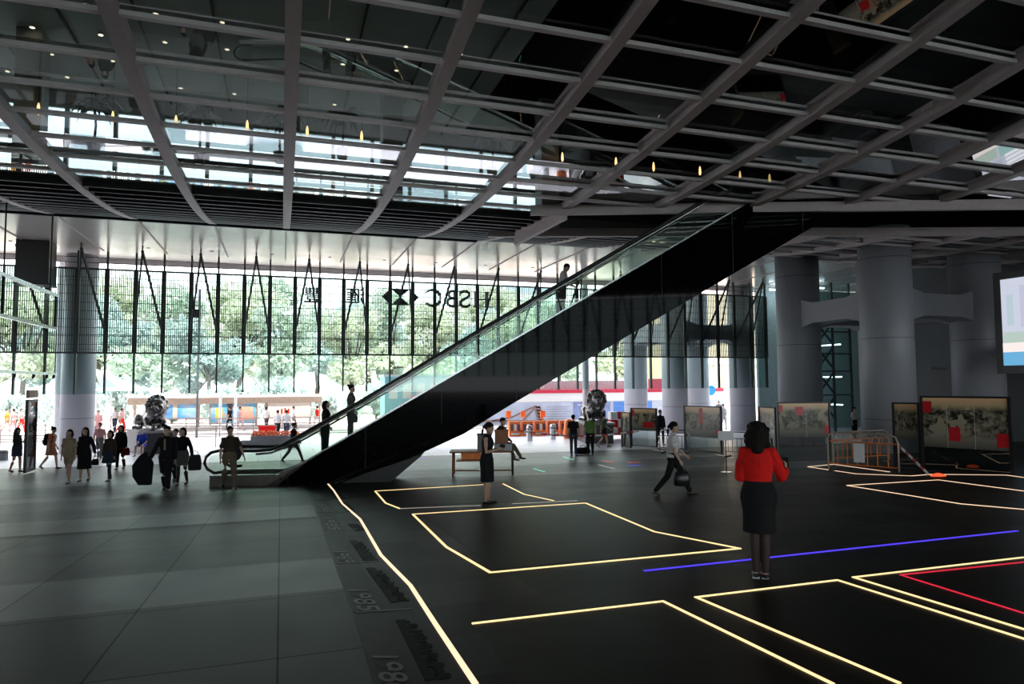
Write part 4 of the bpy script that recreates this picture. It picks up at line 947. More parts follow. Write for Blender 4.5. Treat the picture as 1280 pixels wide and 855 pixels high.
# man in suit and companions
P, H = pp_(207, 613, 532); r = person(P, 1.76, ahead(.12,-1), 'man in black suit with pale tie carrying a big dark garment bag', K_BLACK, K_BLACK, 'trousers', 'short', ('down','out'), 'toward', 0, 0, 'long', loose=1.25)
MB().box((-.022,.13,1.12),(.022,.15,1.42)).build('tie', K_TAN, [c for c in kids(r['root']) if c.name.startswith('jacket')][0])
o = empty('garment_bag', r['hand'][1]+Vector((-.12,-.1,-.15)), -YAW, label='big dark folded garment bag carried by the man in the black suit', cat='bag')
MB().prism([(-.28,-.06,-.25),(-.12,-.06,-.48),(.18,-.06,-.48),(.22,-.06,.1),(.05,-.06,.42),(-.12,-.06,.3),(-.3,-.06,.05)], (0,.14,0)).build('body', K_BLACK, o); MB().tube([(.0,0,.36),(.05,0,.47),(.12,0,.3)], .012).build('strap', K_SHOE, o)
P, H = pp_(227, 606, 532); r = person(P, 1.70, ahead(0,-1), 'woman in black jacket and grey skirt walking beside the suited man', K_BLACK, K_GREY, 'skirt', 'bob', ('out','hold'), 'toward2', 0, 0, 'long', True, hem=.60, sock=K_STOCK)
held_bag(r['hand'][0]+Vector((.06,0,.22)), .36, .46, .14, K_CHAR, 'tall dark tote bag on the arm of the woman in the grey skirt', strap=.12)
P, H = pp_(218, 601, 537); r = person(P, 1.62, ahead(0,-1), 'person in black mostly hidden between the suited man and the woman in grey skirt', K_BLACK, K_BLACK, 'trousers', 'short', ('down','down'), 'toward', 0, 0, 'long')
P, H = pp_(286, 611, 530); r = person(P, 1.74, ahead(.55,-.75), 'man in brown tee and khaki trousers with shoulder bag passing the escalator foot', K_BRN, K_KHA, 'trousers', 'short', ('out','down'), 'walk', .03, 0, 'short', loose=1.1)
o = empty('shoulder_bag', r['up']((-.2,-.12,1.0)), r['rz'], label='round dark shoulder bag on the man at the escalator foot', cat='bag'); o_ = o
MB().ball((0,0,0), .17, .12, .25, 16, 10).build('body', K_CHAR, o, True); MB().tube([(-.02,-.05,.2),(.06,-.06,.45),(.18,.05,.5),(.26,.22,.3),(.1,.12,-.02)], .014, 6).build('strap', K_SHOE, o, True)
P, H = pp_(366, 577, 527); r = person(P, 1.66, RH*1, 'man in dark jacket and grey trousers striding right behind the escalator rail', K_BLACK, K_GREY, 'trousers', 'short', ('swingb','swingf'), 'stride', .06, .05, 'long')
# escalator riders
def rider(x, y): # foot point on the step line
    d = ray(x, y); n = Vector((math.sin(AE), math.cos(AE), 0)); t = (P0.dot(n)+W*.5)/d.dot(n); return d*t
s_on = lambda P: (P-P0).dot(Vector((math.cos(AE), -math.sin(AE), 0)))
def steppt(x, y):
    P = rider(x, y); s = s_on(P); i = max(0, round((s-1.9)/.395+.15)); return Vector((P.x, P.y, P0.z+max(.06, sk(1.9+.395*i)-.12)))
ED = Vector((math.cos(AE), -math.sin(AE), 0))
r = person(steppt(406, 565), 1.64, ED, 'stout woman in dark clothes riding the lower part of the escalator', K_BLACK, K_CHAR, 'trousers', 'bob', ('hold','rail'), 'stand', .05, -.1, 'short', True, loose=1.5)
r = person(steppt(438, 545), 1.66, ED, 'woman with hair bun in grey blouse riding the escalator ahead of the stout woman', K_GREY, K_CHAR, 'trousers', 'bun', ('hold','fwd'), 'stand', .03, .05, 'short', True, loose=1.15)
held_bag(r['hand'][0]-ED*.12+Vector((0,0,.1)), .3, .28, .12, K_BLACK, 'black handbag of the woman with the hair bun on the escalator', strap=.1)
r = person(steppt(703, 388), 1.74, ED*1+FH*.1, 'man in white shirt and dark trousers near the top of the escalator, head bowed', K_WHITE, K_CHAR, 'trousers', 'short', ('rail','lap'), 'stand', .12, .55, 'long', loose=1.15)
# dark holdall on the floor between the guards
P = fl(729, 568); o = empty('holdall', P, -YAW, label='dark holdall lying on the floor between the two guards', cat='bag')
MB().rings([((-.32,0,.14),(0,.08,0),(0,0,.08)),((-.26,0,.15),(0,.15,0),(0,0,.14)),((.2,0,.16),(0,.16,0),(0,0,.15)),((.3,0,.14),(0,.08,0),(0,0,.08))],14).build('body', K_BLACK, o, True); MB().tube([(-.15,0,.28),(-.08,0,.38),(.05,0,.38),(.12,0,.29)], .014, 6).build('strap', K_CHAR, o, True)
# plaza and street people
P, H = pp_(717, 569, 516); r = person(P, 1.70, ahead(.3,1), 'guard in black shirt and blue shoes standing before the right lion', K_BLACK, K_NAVY, 'trousers', 'short', ('down','hold'), 'stand', 0, .1, 'short', shoes=K_BLSH)
P, H = pp_(738, 569, 514); r = person(P, 1.72, ahead(-.1,1), 'guard in green vest standing back to us before the right lion', K_GRN, K_BLACK, 'trousers', 'short', ('hold','down'), 'stand', 0, .1, 'short')
P, H = pp_(755, 559, 519); r = person(P, 1.62, RH, 'woman in dark green top and shorts walking right past the guards', cloth('dark_green_cloth', (.05,.08,.04)), K_BLACK, 'shorts', 'short', ('swingb','swingf'), 'walk', 0, 0, 'short', True)
P, H = pp_(826, 556, 515); r = person(P, 1.76, ahead(.4,-1), 'man in black suit between the panels and the grey column', K_BLACK, K_BLACK, 'trousers', 'short', ('down','down'), 'toward', 0, 0, 'long')
P, H = pp_(1069, 548, 509); r = person(P, 1.70, ahead(.5,-1), 'man in white shirt standing behind the orange barriers by the glass lobby', K_WHITE, K_BLACK, 'trousers', 'short', ('lap','down'), 'stand', 0, .15, 'short')
P, H = pp_(905, 536, 502); r = person(P, 1.70, ahead(.4,-1), 'person all in white walking in the sunlight between the columns', K_WHITE, K_WHITE, 'trousers', 'short', ('down','down'), 'toward', 0, 0, 'short')
P, H = pp_(899, 528, 499); r = person(P, 1.70, ahead(-.4,-1), 'person in grey farther off behind the one in white', K_GREY, K_WHITE, 'trousers', 'short', ('down','down'), 'toward', 0, 0, 'short')
P, H = pp_(505, 531, 484); r = person(P, 1.70, ahead(-.6,1), 'person in grey shirt beyond the escalator balustrade', K_GREY, K_NAVY, 'trousers', 'short', ('down','down'), 'stand', 0, 0, 'short')
P, H = pp_(533, 530, 479); r = person(P, 1.72, ahead(.4,1), 'person in red shirt beyond the escalator balustrade', cloth('red_cloth', (.5,.05,.05)), K_NAVY, 'trousers', 'short', ('down','down'), 'stand', 0, 0, 'short')
for x, yf, yh, tp_, bt, lb, fc in [(333,539,516,K_WHITE,K_CHAR,'pedestrian in white shirt waiting left of the red planter box',(.2,1)), (347,548,524,K_WHITE,K_BLACK,'man in white shirt standing just behind the flower planter',(.2,1)), (358,548,524,K_WHITE,K_NAVY,'second man in white shirt behind the flower planter',(-.2,1)),
        (287,537,512,K_BLACK,K_BLACK,'pedestrian in black in front of the tram stop advertisement',(-1,.2)), (367,537,511,K_WHITE,K_GREY,'pedestrian in pale clothes at the right end of the tram stop',(1,.2)), (143,541,515,K_WHITE,K_NAVY,'pedestrian in white shirt and dark shorts near the left column',(.2,-1)), (152,541,517,K_PINK,K_RED,'pedestrian in pink beside the one in dark shorts',(1,.1)),
        (122,547,522,K_PINK,K_PINK,'pedestrian in pink floral clothes right of the slim steel post',(.2,-1)), (26,541,515,K_PINK,K_RED,'pedestrian in bright pink seen through the glass at far left',(1,0)), (16,541,520,K_PINK,K_PINK,'pedestrian in pale pink seen through the glass at far left',(-1,0)), (8,541,513,cloth('orange_cloth', (.6,.3,.06)),K_TAN,'pedestrian in orange at the far left edge',(1,0)),
        (300,538,513,K_PINK,K_PINK,'pedestrian in pale pink by the tram stop pole',(1,0)), (396,536,510,K_RED,K_WHITE,'pedestrian in red beyond the lower escalator',(-1,.2))]:
    P = fl(x, yf)
    person(P, 1.70, ahead(*fc), lb, tp_, bt, 'trousers', 'short', ('down','down'), 'toward' if abs(fc[1]) > .5 else 'walk', 0, 0, 'short', vox=.022, hands=True)
# ------------------------------------------------------------------ lions on plinths
M_BRZ = mat('polished_bronze', (.14, .13, .13), .22, .85, var=.35, scale=5); M_PL = mat('dark_granite', (.03, .028, .03), .35)
def lion(P, rz, label, s=1.0):
    o = empty('lion_statue', P, rz, label=label, cat='statue'); b = MB()
    MB().box((-.75*s,-1.5*s,0),(.75*s,1.5*s,1.0)).build('plinth', M_PL, o); MB().box((-.82*s,-1.6*s,.98),(.82*s,1.6*s,1.08)).build('plinth_cap', mat('grey_stone', (.3,.29,.3), .5), o)
    z = 1.08
    def t(p): return (p[0]*s, p[1]*s, z+p[2]*s)
    b.tube([t((0,-1.1,.42)), t((0,-.5,.5)), t((0,.25,.58)), t((0,.7,.72))], [.36*s,.40*s,.44*s,.44*s], 16)
    b.ball(t((0,1.0,1.25)), .30*s, .34*s, .34*s, 16, 10); b.ball(t((0,.78,1.12)), .50*s, .40*s, .56*s, 18, 12); b.tube([t((0,1.2,1.18)), t((0,1.42,1.10))], [.19*s,.15*s], 12); b.tube([t((0,1.22,1.0)), t((0,1.36,.97))], [.12*s,.09*s], 10)
    for i in range(22):
        a = i*2*PI/22; b.ball(t((math.sin(a)*.46, .86-.12*(i % 2), 1.18+math.cos(a)*.5)), .12*s, n=8, k=6)
    for sd in (-1, 1):
        b.ball(t((sd*.27,.98,1.55)), .08*s); b.tube([t((sd*.34,.55,.5)), t((sd*.36,.85,.16)), t((sd*.34,1.45,.12))], [.22*s,.15*s,.14*s], 12); b.ball(t((sd*.34,1.5,.13)), .15*s, .2*s, .12*s)
        b.ball(t((sd*.38,-.85,.42)), .24*s, .42*s, .40*s); b.tube([t((sd*.46,-.75,.14)), t((sd*.46,-.2,.12))], [.15*s,.12*s], 10)
    b.tube([t((.1,-1.4,.4)), t((.5,-1.3,.15)), t((.68,-.6,.1))], [.07*s,.06*s,.09*s], 8)
    finish(b.build('lion', M_BRZ, o), .035, 2); return o
Lp_ = fl(171, 569); lion(Lp_+FH*1.6-RH*.2, math.radians(205), 'crouching bronze lion on a dark plinth left, with the seated person in blue', .95)
Rp_ = fl(745, 553); lion(Rp_+FH*.8, math.radians(165), 'crouching bronze lion on a dark plinth right, behind the guards', 1.0)
P = fl(178, 571); r = person(P, 1.6, ahead(.1,-1), 'person in blue with white hat sitting on the ledge of the left lion plinth', K_BLUE, K_BLUE, 'shorts', 'short', ('lap','lap'), 'sit', .25, .6, 'short', seat=.45, hat=K_WHITE)
# flower planter
fp = fl(313, 561); fq = fl(362, 560); o = empty('flower_planter', fp, math.atan2(fq.y-fp.y, fq.x-fp.x), label='grey planter box of orange flowers behind the escalator rail', cat='planter')
M_CONC = mat('grey_concrete', (.20,.21,.22), .7); MB().box((0,0,0),(2.3,.7,.62)).build('box', M_CONC, o); MB().box((-.5,.1,0),(.0,.6,.4)).build('low_box', M_CONC, o)
b = MB()
for i in range(260):
    x, y, z = random.uniform(.05,2.25), random.uniform(.03,.66), .62+random.uniform(0,.22); b.ball((x,y,z), .045, n=5, k=3)
tag(b.build('flowers', mat('orange_flowers', (.75,.16,.05), .7, var=.4, scale=20), o), None, None, kind='stuff')
rb = fl(335, 547); o = empty('red_box', rb, -YAW, label='small red box standing behind the flower planter', cat='box'); MB().box((-.5,-.2,0),(.5,.2,.65)).build('body', K_RED, o); MB().box((-.54,-.24,.65),(.54,.24,.72)).build('lid', K_RED, o)

# ------------------------------------------------------------------ street: tram stop, fences, hoarding
ts = empty('tram_stop', label='long tram stop shelter with beige roof band across the road', cat='shelter')
TN = 55.5; M_BEIGE = mat('beige_roof', (.55, .42, .33), .7)
def tx(x): return onN(x, 515, TN).x
MB().box((tx(160), TN-.2, -1.45), (tx(402), TN+2.2, -.98)).build('roof', M_BEIGE, ts)
MB().box((tx(160), TN-.5, -.98), (tx(402), TN+2.4, -.85)).build('roof_edge', M_WHITE, ts)
for x in (166, 205, 247, 262, 320, 332, 388, 400):
    MB().box((tx(x)-.08, TN+.6, -3.42), (tx(x)+.08, TN+.75, -1.4)).build('post', M_BEIGE, ts)
MB().box((tx(160), TN-.3, -3.42), (tx(402), TN+2.4, -3.15)).build('platform', M_KERB, ts)
def ad_mat(name, cols, seed):
    m, t, b = nt(name); setb(b, rough=.4); N = t.nodes; L = t.links
    tc = N.new('ShaderNodeTexCoord'); n = N.new('ShaderNodeTexNoise'); n.inputs['Scale'].default_value = 2.2; n.inputs['Detail'].default_value = 3
    mp = N.new('ShaderNodeMapping'); mp.inputs['Location'].default_value = (seed, 0, 0); L.new(tc.outputs['Generated'], mp.inputs[0]); L.new(mp.outputs[0], n.inputs['Vector'])
    r = N.new('ShaderNodeValToRGB'); e = r.color_ramp.elements; e[0].position = .3; e[0].color = (*cols[0], 1); e[1].position = .7; e[1].color = (*cols[-1], 1)
    for i, c in enumerate(cols[1:-1]): k = e.new(.3+.4*(i+1)/(len(cols)-1)); k.color = (*c, 1)
    L.new(n.outputs['Fac'], r.inputs[0]); L.new(r.outputs[0], b.inputs['Base Color']); return m
def ad(x0, x1, y0, y1, cols, label, seed, extra=()):
    a, c = onN(x0, y0, TN-.1), onN(x1, y1, TN-.1); o = empty('advert_panel', ((a.x+c.x)/2, TN-.1, c.z), label=label, cat='advert'); w2 = (c.x-a.x)/2; h = a.z-c.z
    MB().box((-w2-.08,.03,-.08),(w2+.08,.12,h+.08)).build('frame', M_GREYF, o); MB().box((-w2,0,0),(w2,.03,h)).build('poster', ad_mat('poster_%d' % seed, cols, seed), o); po = [c for c in COL.objects if c.parent == o][-1]
    for (ax, az, bx_, bz_, m_) in extra: MB().box((-w2+2*w2*ax,-.02,h*az),(-w2+2*w2*bx_,0,h*bz_)).build('poster_figure', m_, po)
M_GREYF = mat('grey_frame', (.35,.33,.32), .5); M_FIG = mat('poster_cream', (.7,.55,.4), .6); M_YP = mat('poster_yellow', (.75,.55,.08), .6); M_DP = mat('poster_dark', (.08,.05,.06), .6); M_PP = mat('poster_pink', (.72,.35,.25), .6)
ad(190, 246, 504, 522, [(.08,.22,.62),(.12,.38,.72),(.4,.55,.75)], 'blue tram stop advertisement with standing figure, leftmost poster', 3, [(.46,0,.56,.9,M_FIG),(.1,.2,.2,.7,M_YP)])
ad(264, 319, 504, 528, [(.05,.25,.6),(.15,.45,.65),(.6,.35,.25)], 'blue and yellow tram stop advertisement with a big hand', 5, [(.1,.25,.26,.75,M_YP),(.36,.1,.48,.95,M_DP),(.66,.15,.95,.8,M_PP)])
ad(335, 388, 504, 521, [(.72,.6,.52),(.78,.68,.6)], 'pale pink tram stop advertisement with a red zigzag', 8, [(.3,.25,.34,.6,K_RED),(.38,.3,.42,.65,K_RED),(.46,.25,.50,.6,K_RED)])
def fence(x0, y0, x1, y1, h, n, m, label, rails=2, r=.03):
    A, B_ = fl(x0, y0), fl(x1, y1); d = B_-A; L = math.hypot(d.x, d.y); o = empty('street_railing', (A.x, A.y, min(A.z, B_.z)), math.atan2(d.y, d.x), label=label, cat='railing')
    for i in range(rails): MB().tube([(0,0,h*(1-i*.8/rails)),(L,0,h*(1-i*.8/rails))], r, 6).build('rail', m, o)
    for i in range(n+1): MB().tube([(L*i/n,0,0),(L*i/n,0,h)], r, 6).build('post', m, o)
    return o
M_FNC = mat('pinkish_rail_paint', (.32,.24,.23), .5, .3)
fence(190, 547, 400, 545, 1.15, 5, M_FNC, 'pink-brown street railing in front of the tram stop', 3)
fence(118, 560, 345, 558, 1.1, 3, M_FNC, 'nearer street railing between the lion and the escalator rail', 2, .025)
fence(0, 556, 75, 556, 1.1, 4, M_FNC, 'street railing seen through the glass at far left', 3)
for x in (275, 294):
    A = onN(x, 530, 50); o = MB().cyl((A.x, 50, -3.42), (A.x, 50, -.75), .09, 12).build('bollard_pole', M_WHITE); tag(o, 'tall white pole in front of the tram stop posters', 'pole', 'white poles before the tram stop')
A = onN(246, 530, 47); o = MB().cyl((A.x, 47, -3.42), (A.x, 47, 6), .07, 12).build('lamp_post', M_WALL); tag(o, 'thin dark pole right of the leftmost tram stop poster', 'pole')
A = onN(137, 500, 54); 
awn = empty('awning', (A.x, 54, -3.42), label='white peaked street awning right of the left column', cat='awning')
MB().rings([((1,0,3.0),(2.2,0,0),(0,1.4,0)),((.6,0,3.3),(1.2,0,0),(0,.8,0)),((-.9,0,4.5),(.1,0,0),(0,.1,0))],4).build('canopy', M_WHITE, awn)
for x in (-.8, .1, .9, 2.4): MB().tube([(x,0,0),(x,0,3.05)], .06).build('post', M_WHITE, awn)
# kiosk / stopped tram in pale blue
A, B_ = onN(481, 500, 50), onN(566, 500, 50); o = empty('street_kiosk', (A.x, 50, -3.42), label='pale blue boxy tram car behind the escalator balustrade', cat='tram'); L = B_.x-A.x
M_CY = mat('pale_blue_paint', (.30,.58,.66), .35); MB().box((0,0,.4),(L,2.4,3.9)).build('body', M_CY, o)
for i in range(5): MB().box((.3+i*L/5,-.02,2.3),(L/5-.1+i*L/5,.0,3.4)).build('window', M_WHITE, o); MB().box((.3+i*L/5,-.02,.9),(L/5-.1+i*L/5,.0,1.9)).build('side_panel', M_WHITE if i % 2 else M_CY, o)
for i in range(3): MB().cyl((1+i*(L-2)/2,-.05,.35),(1+i*(L-2)/2,.2,.35),.35,14).build('wheel', M_DARK, o)
MB().box((-.1,-.1,3.9),(L+.1,2.5,4.05)).build('roof', M_WHITE, o)
A = onN(528, 500, 49); o = MB().box((A.x-.9, 48.6, -2.4), (A.x+1.0, 49.0, -.9)).box((A.x-.8,48.7,-3.42),(A.x-.7,48.9,-2.4)).box((A.x+.8,48.7,-3.42),(A.x+.9,48.9,-2.4)).build('street_sign', cloth('pink_board', (.6,.22,.25))); tag(o, 'pink-red notice board in front of the pale blue tram', 'sign')
# hoarding with printed bridge
HN = 53.0
def hx(x): return onN(x, 515, HN).x
def hz(y): return onN(700, y, HN).z
hd_ = empty('hoarding', label='long printed construction hoarding with red top band and a bridge picture', cat='hoarding')
E0, E1 = hx(585), hx(905)
MB().box((E0, HN, -3.45), (E1, HN+.2, hz(502))).build('board', mat('lavender_board', (.48,.5,.6), .6), hd_)
MB().box((E0, HN-.02, hz(502)), (E1, HN+.2, hz(491.5))).build('white_band', M_WHITE, hd_); MB().box((E0, HN-.05, hz(491.5)), (E1, HN+.25, hz(487))).build('red_band', mat('crimson_band', (.55,.02,.06), .5), hd_)
M_PB = mat('print_blue', (.20,.26,.48), .6, var=.35, scale=1.5); MB().box((hx(600), HN-.03, hz(529)), (hx(716), HN, hz(503))).build('picture', mat('print_sky', (.45,.50,.64), .6, var=.2, scale=.8), hd_); MB().box((hx(717), HN-.03, hz(529)), (hx(763), HN, hz(503))).build('picture', M_PB, hd_); MB().box((hx(767), HN-.03, hz(529)), (hx(815), HN, hz(503))).build('picture', mat('print_royal', (.08,.22,.6), .6, var=.2), hd_)
b = MB(); P_ = lambda x, y: (hx(x), HN-.05, hz(y))
for x in (669, 673): b.bar(P_(x, 507), P_(x+5, 527), .05, .28)
for i in range(5): b.bar(P_(669+i, 508+i*4), P_(675+i, 509+i*4), .05, .12)
for p, q in ((P_(669,507),P_(640,520)),(P_(640,520),P_(615,524)),(P_(671,507),P_(652,526)),(P_(602,524),P_(700,526))): b.bar(p, q, .04, .14)
b.build('bridge_print', mat('print_brown', (.25,.16,.16), .6), hd_)
M_LN = mat('print_text_grey', (.30,.30,.38), .6)
for i in range(6): MB().box((hx(682), HN-.05, hz(508+i*3)), (hx(712-3*(i % 2)), HN-.03, hz(508.7+i*3))).build('text_line', M_LN, hd_)
MB().box((hx(722), HN-.05, hz(507)), (hx(756), HN-.03, hz(506))).build('text_line', M_WHITE, hd_)
MB().box((hx(810), HN-.3, hz(488)), (hx(828), HN-.1, hz(474))).build('red_sign', mat('crimson_sign', (.5,.05,.09), .5), hd_)
MB().box((E0, HN+.4, hz(487)), (hx(800), HN+.5, hz(476))).build('pink_screen', mat('pink_screen', (.62,.36,.40), .6), hd_)
# plastic water barriers in front of it
wb0 = None; M_WBO = mat('bright_orange_plastic', (.9,.22,.05), .4)
for i in range(6):
    A = fl(636+i*16, 545.5-i*.4)
    if wb0 is None:
        wb0 = empty('plastic_barrier', A); b = MB()
        b.prism([(-.02,-.22,0),(-.02,.22,0),(-.02,.1,.9),(-.02,-.1,.9)], (.72,0,0)); b.build('body', M_WBO, wb0)
        for k in range(3): MB().box((.07+k*.22,-.24,.35),(.2+k*.22,-.14,.72)).build('window', M_WHITE if k == 1 else M_DP, wb0)
        MB().box((.1,-.26,.1),(.6,-.2,.2)).build('stripe', M_WHITE, wb0); o = wb0
    else: o = copytree(wb0); o.location = A
    tag(o, 'bright orange plastic road barrier in front of the hoarding', 'barrier', 'orange plastic road barriers')
for i, x in enumerate((642, 661, 686)):
    A = fl(x, 544); o = MB().cyl((0,0,0),(0,0,1.75),.04,8).box((-.22,-.05,1.25),(.22,.05,1.7)).build('warning_sign', M_WBO); o.location = A+Vector((0,1,0)); o.scale = (.75, .75, .85); tag(o, 'small orange warning sign on a post behind the plastic barriers', 'sign', 'orange warning signs')
A = fl(711, 548); o = MB().rings([((0,0,0),(.5,0,0),(0,.35,0)),((0,0,.5),(.55,0,0),(0,.4,0)),((0,0,1.6),(.4,0,0),(0,.3,0)),((0,0,1.8),(.2,0,0),(0,.15,0))],14).build('orange_sack', M_WBO, None, True); o.location = A; o.scale = (.6, .6, .62); tag(o, 'rounded orange sack of material at the right end of the plastic barriers', 'sack')
A = fl(776, 548); o = empty('drum_stack', A, label='red and cream chequered box beside the pale column', cat='box')
for i in range(3):
    for k in range(3): MB().box((-.7+i*.45,-.2,.2+k*.45),(-.27+i*.45,.2,.62+k*.45)).build('block', K_RED if (i+k) % 2 else M_WHITE, o)
# steel bollards
bo = None
for x, y, l_ in ((662,551,'pale steel bollard in front of the plastic barriers, left one'), (691,549,'pale steel bollard in front of the plastic barriers, right one'), (3,575,'grey waste bin at the far left edge behind the glass')):
    A = fl(x, y); o = empty('bollard' if y < 560 else 'litter_bin', A, label=l_, cat='bollard' if y < 560 else 'bin'); k = 1 if y < 560 else 1.2
    MB().rings([((0,0,0),(.17*k,0,0),(0,.17*k,0)),((0,0,.75),(.17*k,0,0),(0,.17*k,0)),((0,0,.85),(.12*k,0,0),(0,.12*k,0))],16).build('body', M_STEEL if y < 560 else M_CONC, o); MB().cyl((0,0,.62),(0,0,.66),.18*k,16).build('band', M_DARK, o)
    if y > 560: o.scale = (1, 1, .5)
# ------------------------------------------------------------------ glass enclosure on the left
ge = empty('glass_door', label='open tall dark glass door leaf at the left entrance', cat='door')
A, B_ = fl(31, 593), fl(58, 585); B_ = A+(B_-A).normalized()*1.0
H_ = 2.62
def up3(P, z): return Vector((P.x, P.y, A.z+z))
b = MB(); b.bar(up3(A, .05), up3(A, H_), .09, .09); b.build('frame_post', M_BLK, ge); b = MB(); b.bar(up3(B_, .05), up3(B_, H_), .08, .08); b.bar(up3(A, H_-.05), up3(B_, H_-.05), .08, .1); b.bar(up3(A, .1), up3(B_, .1), .05, .12); b.build('frame', M_DARK, ge)
b = MB(); b.bar(up3(A, H_/2), up3(B_, H_/2), .03, H_-.15); leaf = b.build('leaf', glass('dark_glass', (.22,.25,.25), .9), ge)
b = MB(); b.bar(up3(A, 1.05)+(B_-A)*.08, up3(A, 1.05)+(B_-A)*.08+Vector((-.02,-.12,0)), .05); b.build('handle', M_STEEL, leaf)
b = MB(); b.bar(up3(A, H_+.2), up3(B_, H_+.2), .1, .28); b.build('transom_box', M_BEIGE, ge)
gw = empty('glass_canopy', label='sloping-looking glass wall fascia with two pale rails at the upper left', cat='glass wall')
GE = -8.1
MB().box((GE-.05, 14, 3.32), (GE+.05, 29.8, 3.44)).build('top_rail', M_STEEL, gw); MB().box((GE-.05, 14, 2.08), (GE+.05, 29.8, 2.18)).build('bottom_rail', M_STEEL, gw)
MB().box((GE-.01, 14, 2.18), (GE+.01, 29.6, 3.32)).build('pane', glass('canopy_glass', (.95,.97,.96), .04), gw); 
for N in (24.6, 29.7): MB().box((GE-.04, N-.04, 2.1), (GE+.04, N+.04, 3.4)).build('post', M_DARK, gw)
for N in (16, 20.4, 24.6): MB().tube([(GE, N, 3.4), (GE, N, 6.3 if N > 28.6 else bz(N)+.05)], .025).build('hanger', M_DARK, gw)
b = MB(); b.tube([(GE,29,3.4),(GE,29,6.3)], .03); b.build('hanger', M_DARK, gw)
tr = empty('spot_rail', label='thin ceiling-hung rail with small spotlights at the left', cat='light rail')
MB().box((-8.16, 14, .38), (-8.04, 30.0, .47)).build('rail', M_STEEL, tr)
for N in (25.8, 27.6, 29.0, 29.8): MB().tube([(-8.1,N,.43),(-8.1,N-.05,.28)], .05).build('spot', M_BLK, tr)
for N in (16, 29.9): MB().tube([(-8.1,N,.43),(-8.1,N,2.1)], .02).build('hanger', M_DARK, tr)
o = empty('hanging_bulkhead', label='dark rectangular box hanging from the soffit at the upper left', cat='box'); MB().box((-10.9, 34.3, 4.4), (-9.65, 35.3, 6.29)).build('body', M_BLK, o); MB().box((-10.95, 34.25, 4.35), (-9.6, 35.35, 4.43)).build('rim', M_DARK, o)
o = empty('speaker_box', onN(246, 392, 35.5), label='small black box speaker fixed on a screen post above the lion', cat='speaker'); MB().box((-.13,-.12,-.2),(.13,.12,.2)).build('body', M_BLK, o); MB().tube([(0,.1,0),(-.2,.5,.25)], .03).build('arm', M_DARK, o); MB().tube([(-.2,.0,.25),(-.2,0,.9)], .05).build('upper_speaker', M_BLK, o)
# ------------------------------------------------------------------ trees and far building
def leafmat(name, c):
    m, t, b = nt(name); setb(b, c, .6); N = t.nodes; L = t.links
    inf = N.new('ShaderNodeTexCoord'); n = N.new('ShaderNodeTexNoise'); n.inputs['Scale'].default_value = .8; L.new(inf.outputs['Object'], n.inputs['Vector'])
    r = N.new('ShaderNodeValToRGB'); r.color_ramp.elements[0].color = (*[x*.8 for x in c], 1); r.color_ramp.elements[1].color = (*[min(.9, x*1.2) for x in c], 1); r.color_ramp.elements[0].position = .35; r.color_ramp.elements[1].position = .65
    L.new(n.outputs['Fac'], r.inputs[0]); L.new(r.outputs[0], b.inputs['Base Color'])
    tl_ = N.new('ShaderNodeBsdfTranslucent'); L.new(r.outputs[0], tl_.inputs[0]); mx = N.new('ShaderNodeMixShader'); mx.inputs[0].default_value = .5
    out = [q for q in N if q.type == 'OUTPUT_MATERIAL'][0]; L.new(b.outputs[0], mx.inputs[1]); L.new(tl_.outputs[0], mx.inputs[2]); L.new(mx.outputs[0], out.inputs[0])
    return m
LEAFS = [leafmat('hazed_leaf_green', (.50,.57,.48)), leafmat('hazed_leaf_yellow_green', (.60,.63,.50)), leafmat('hazed_leaf_blue_green', (.46,.56,.54))]  # greens paled and greyed: outdoor haze is put into the leaf colour
M_BARK = mat('bark', (.10,.08,.06), .9)
def tree_mesh(seed, m):
    rn = random.Random(seed); o = empty('street_tree', (0,0,0)); tb = MB(); tb.tube([(0,0,0),(.15,0,2.2),(0,.1,4.2)], [.3,.22,.16], 8); blobs = []
    for i in range(13):
        a = rn.uniform(0, 2*PI); r_ = rn.uniform(.6,3.0); z = rn.uniform(2.8,9.6); c = Vector((math.cos(a)*r_, math.sin(a)*r_, z)); blobs.append((c, rn.uniform(1.1,2.0)))
        tb.tube([(0,.1,3.2+rn.random()), tuple(c*.6+Vector((0,0,z*.25))), tuple(c)], [.1,.07,.03], 6)
    tb.build('trunk', M_BARK, o); b = MB()
    for c, r_ in blobs:
        for i in range(330):
            d = Vector((rn.gauss(0,1), rn.gauss(0,1), rn.gauss(0,1))).normalized(); p = c+Vector((d.x*r_, d.y*r_, d.z*r_*.75))*rn.uniform(.55,1.05)
            s = rn.uniform(.16,.32); x = Vector((rn.gauss(0,1), rn.gauss(0,1), rn.gauss(0,.6))).normalized(); y = x.cross(Vector((rn.gauss(0,1), rn.gauss(0,1), rn.gauss(0,1)))).normalized()
            b.quad(p-x*s, p-y*s*.6, p+x*s, p+y*s*.6)
    b.build('foliage', m, o, fix=False); return o
protos = [tree_mesh(i, LEAFS[i]) for i in range(3)]
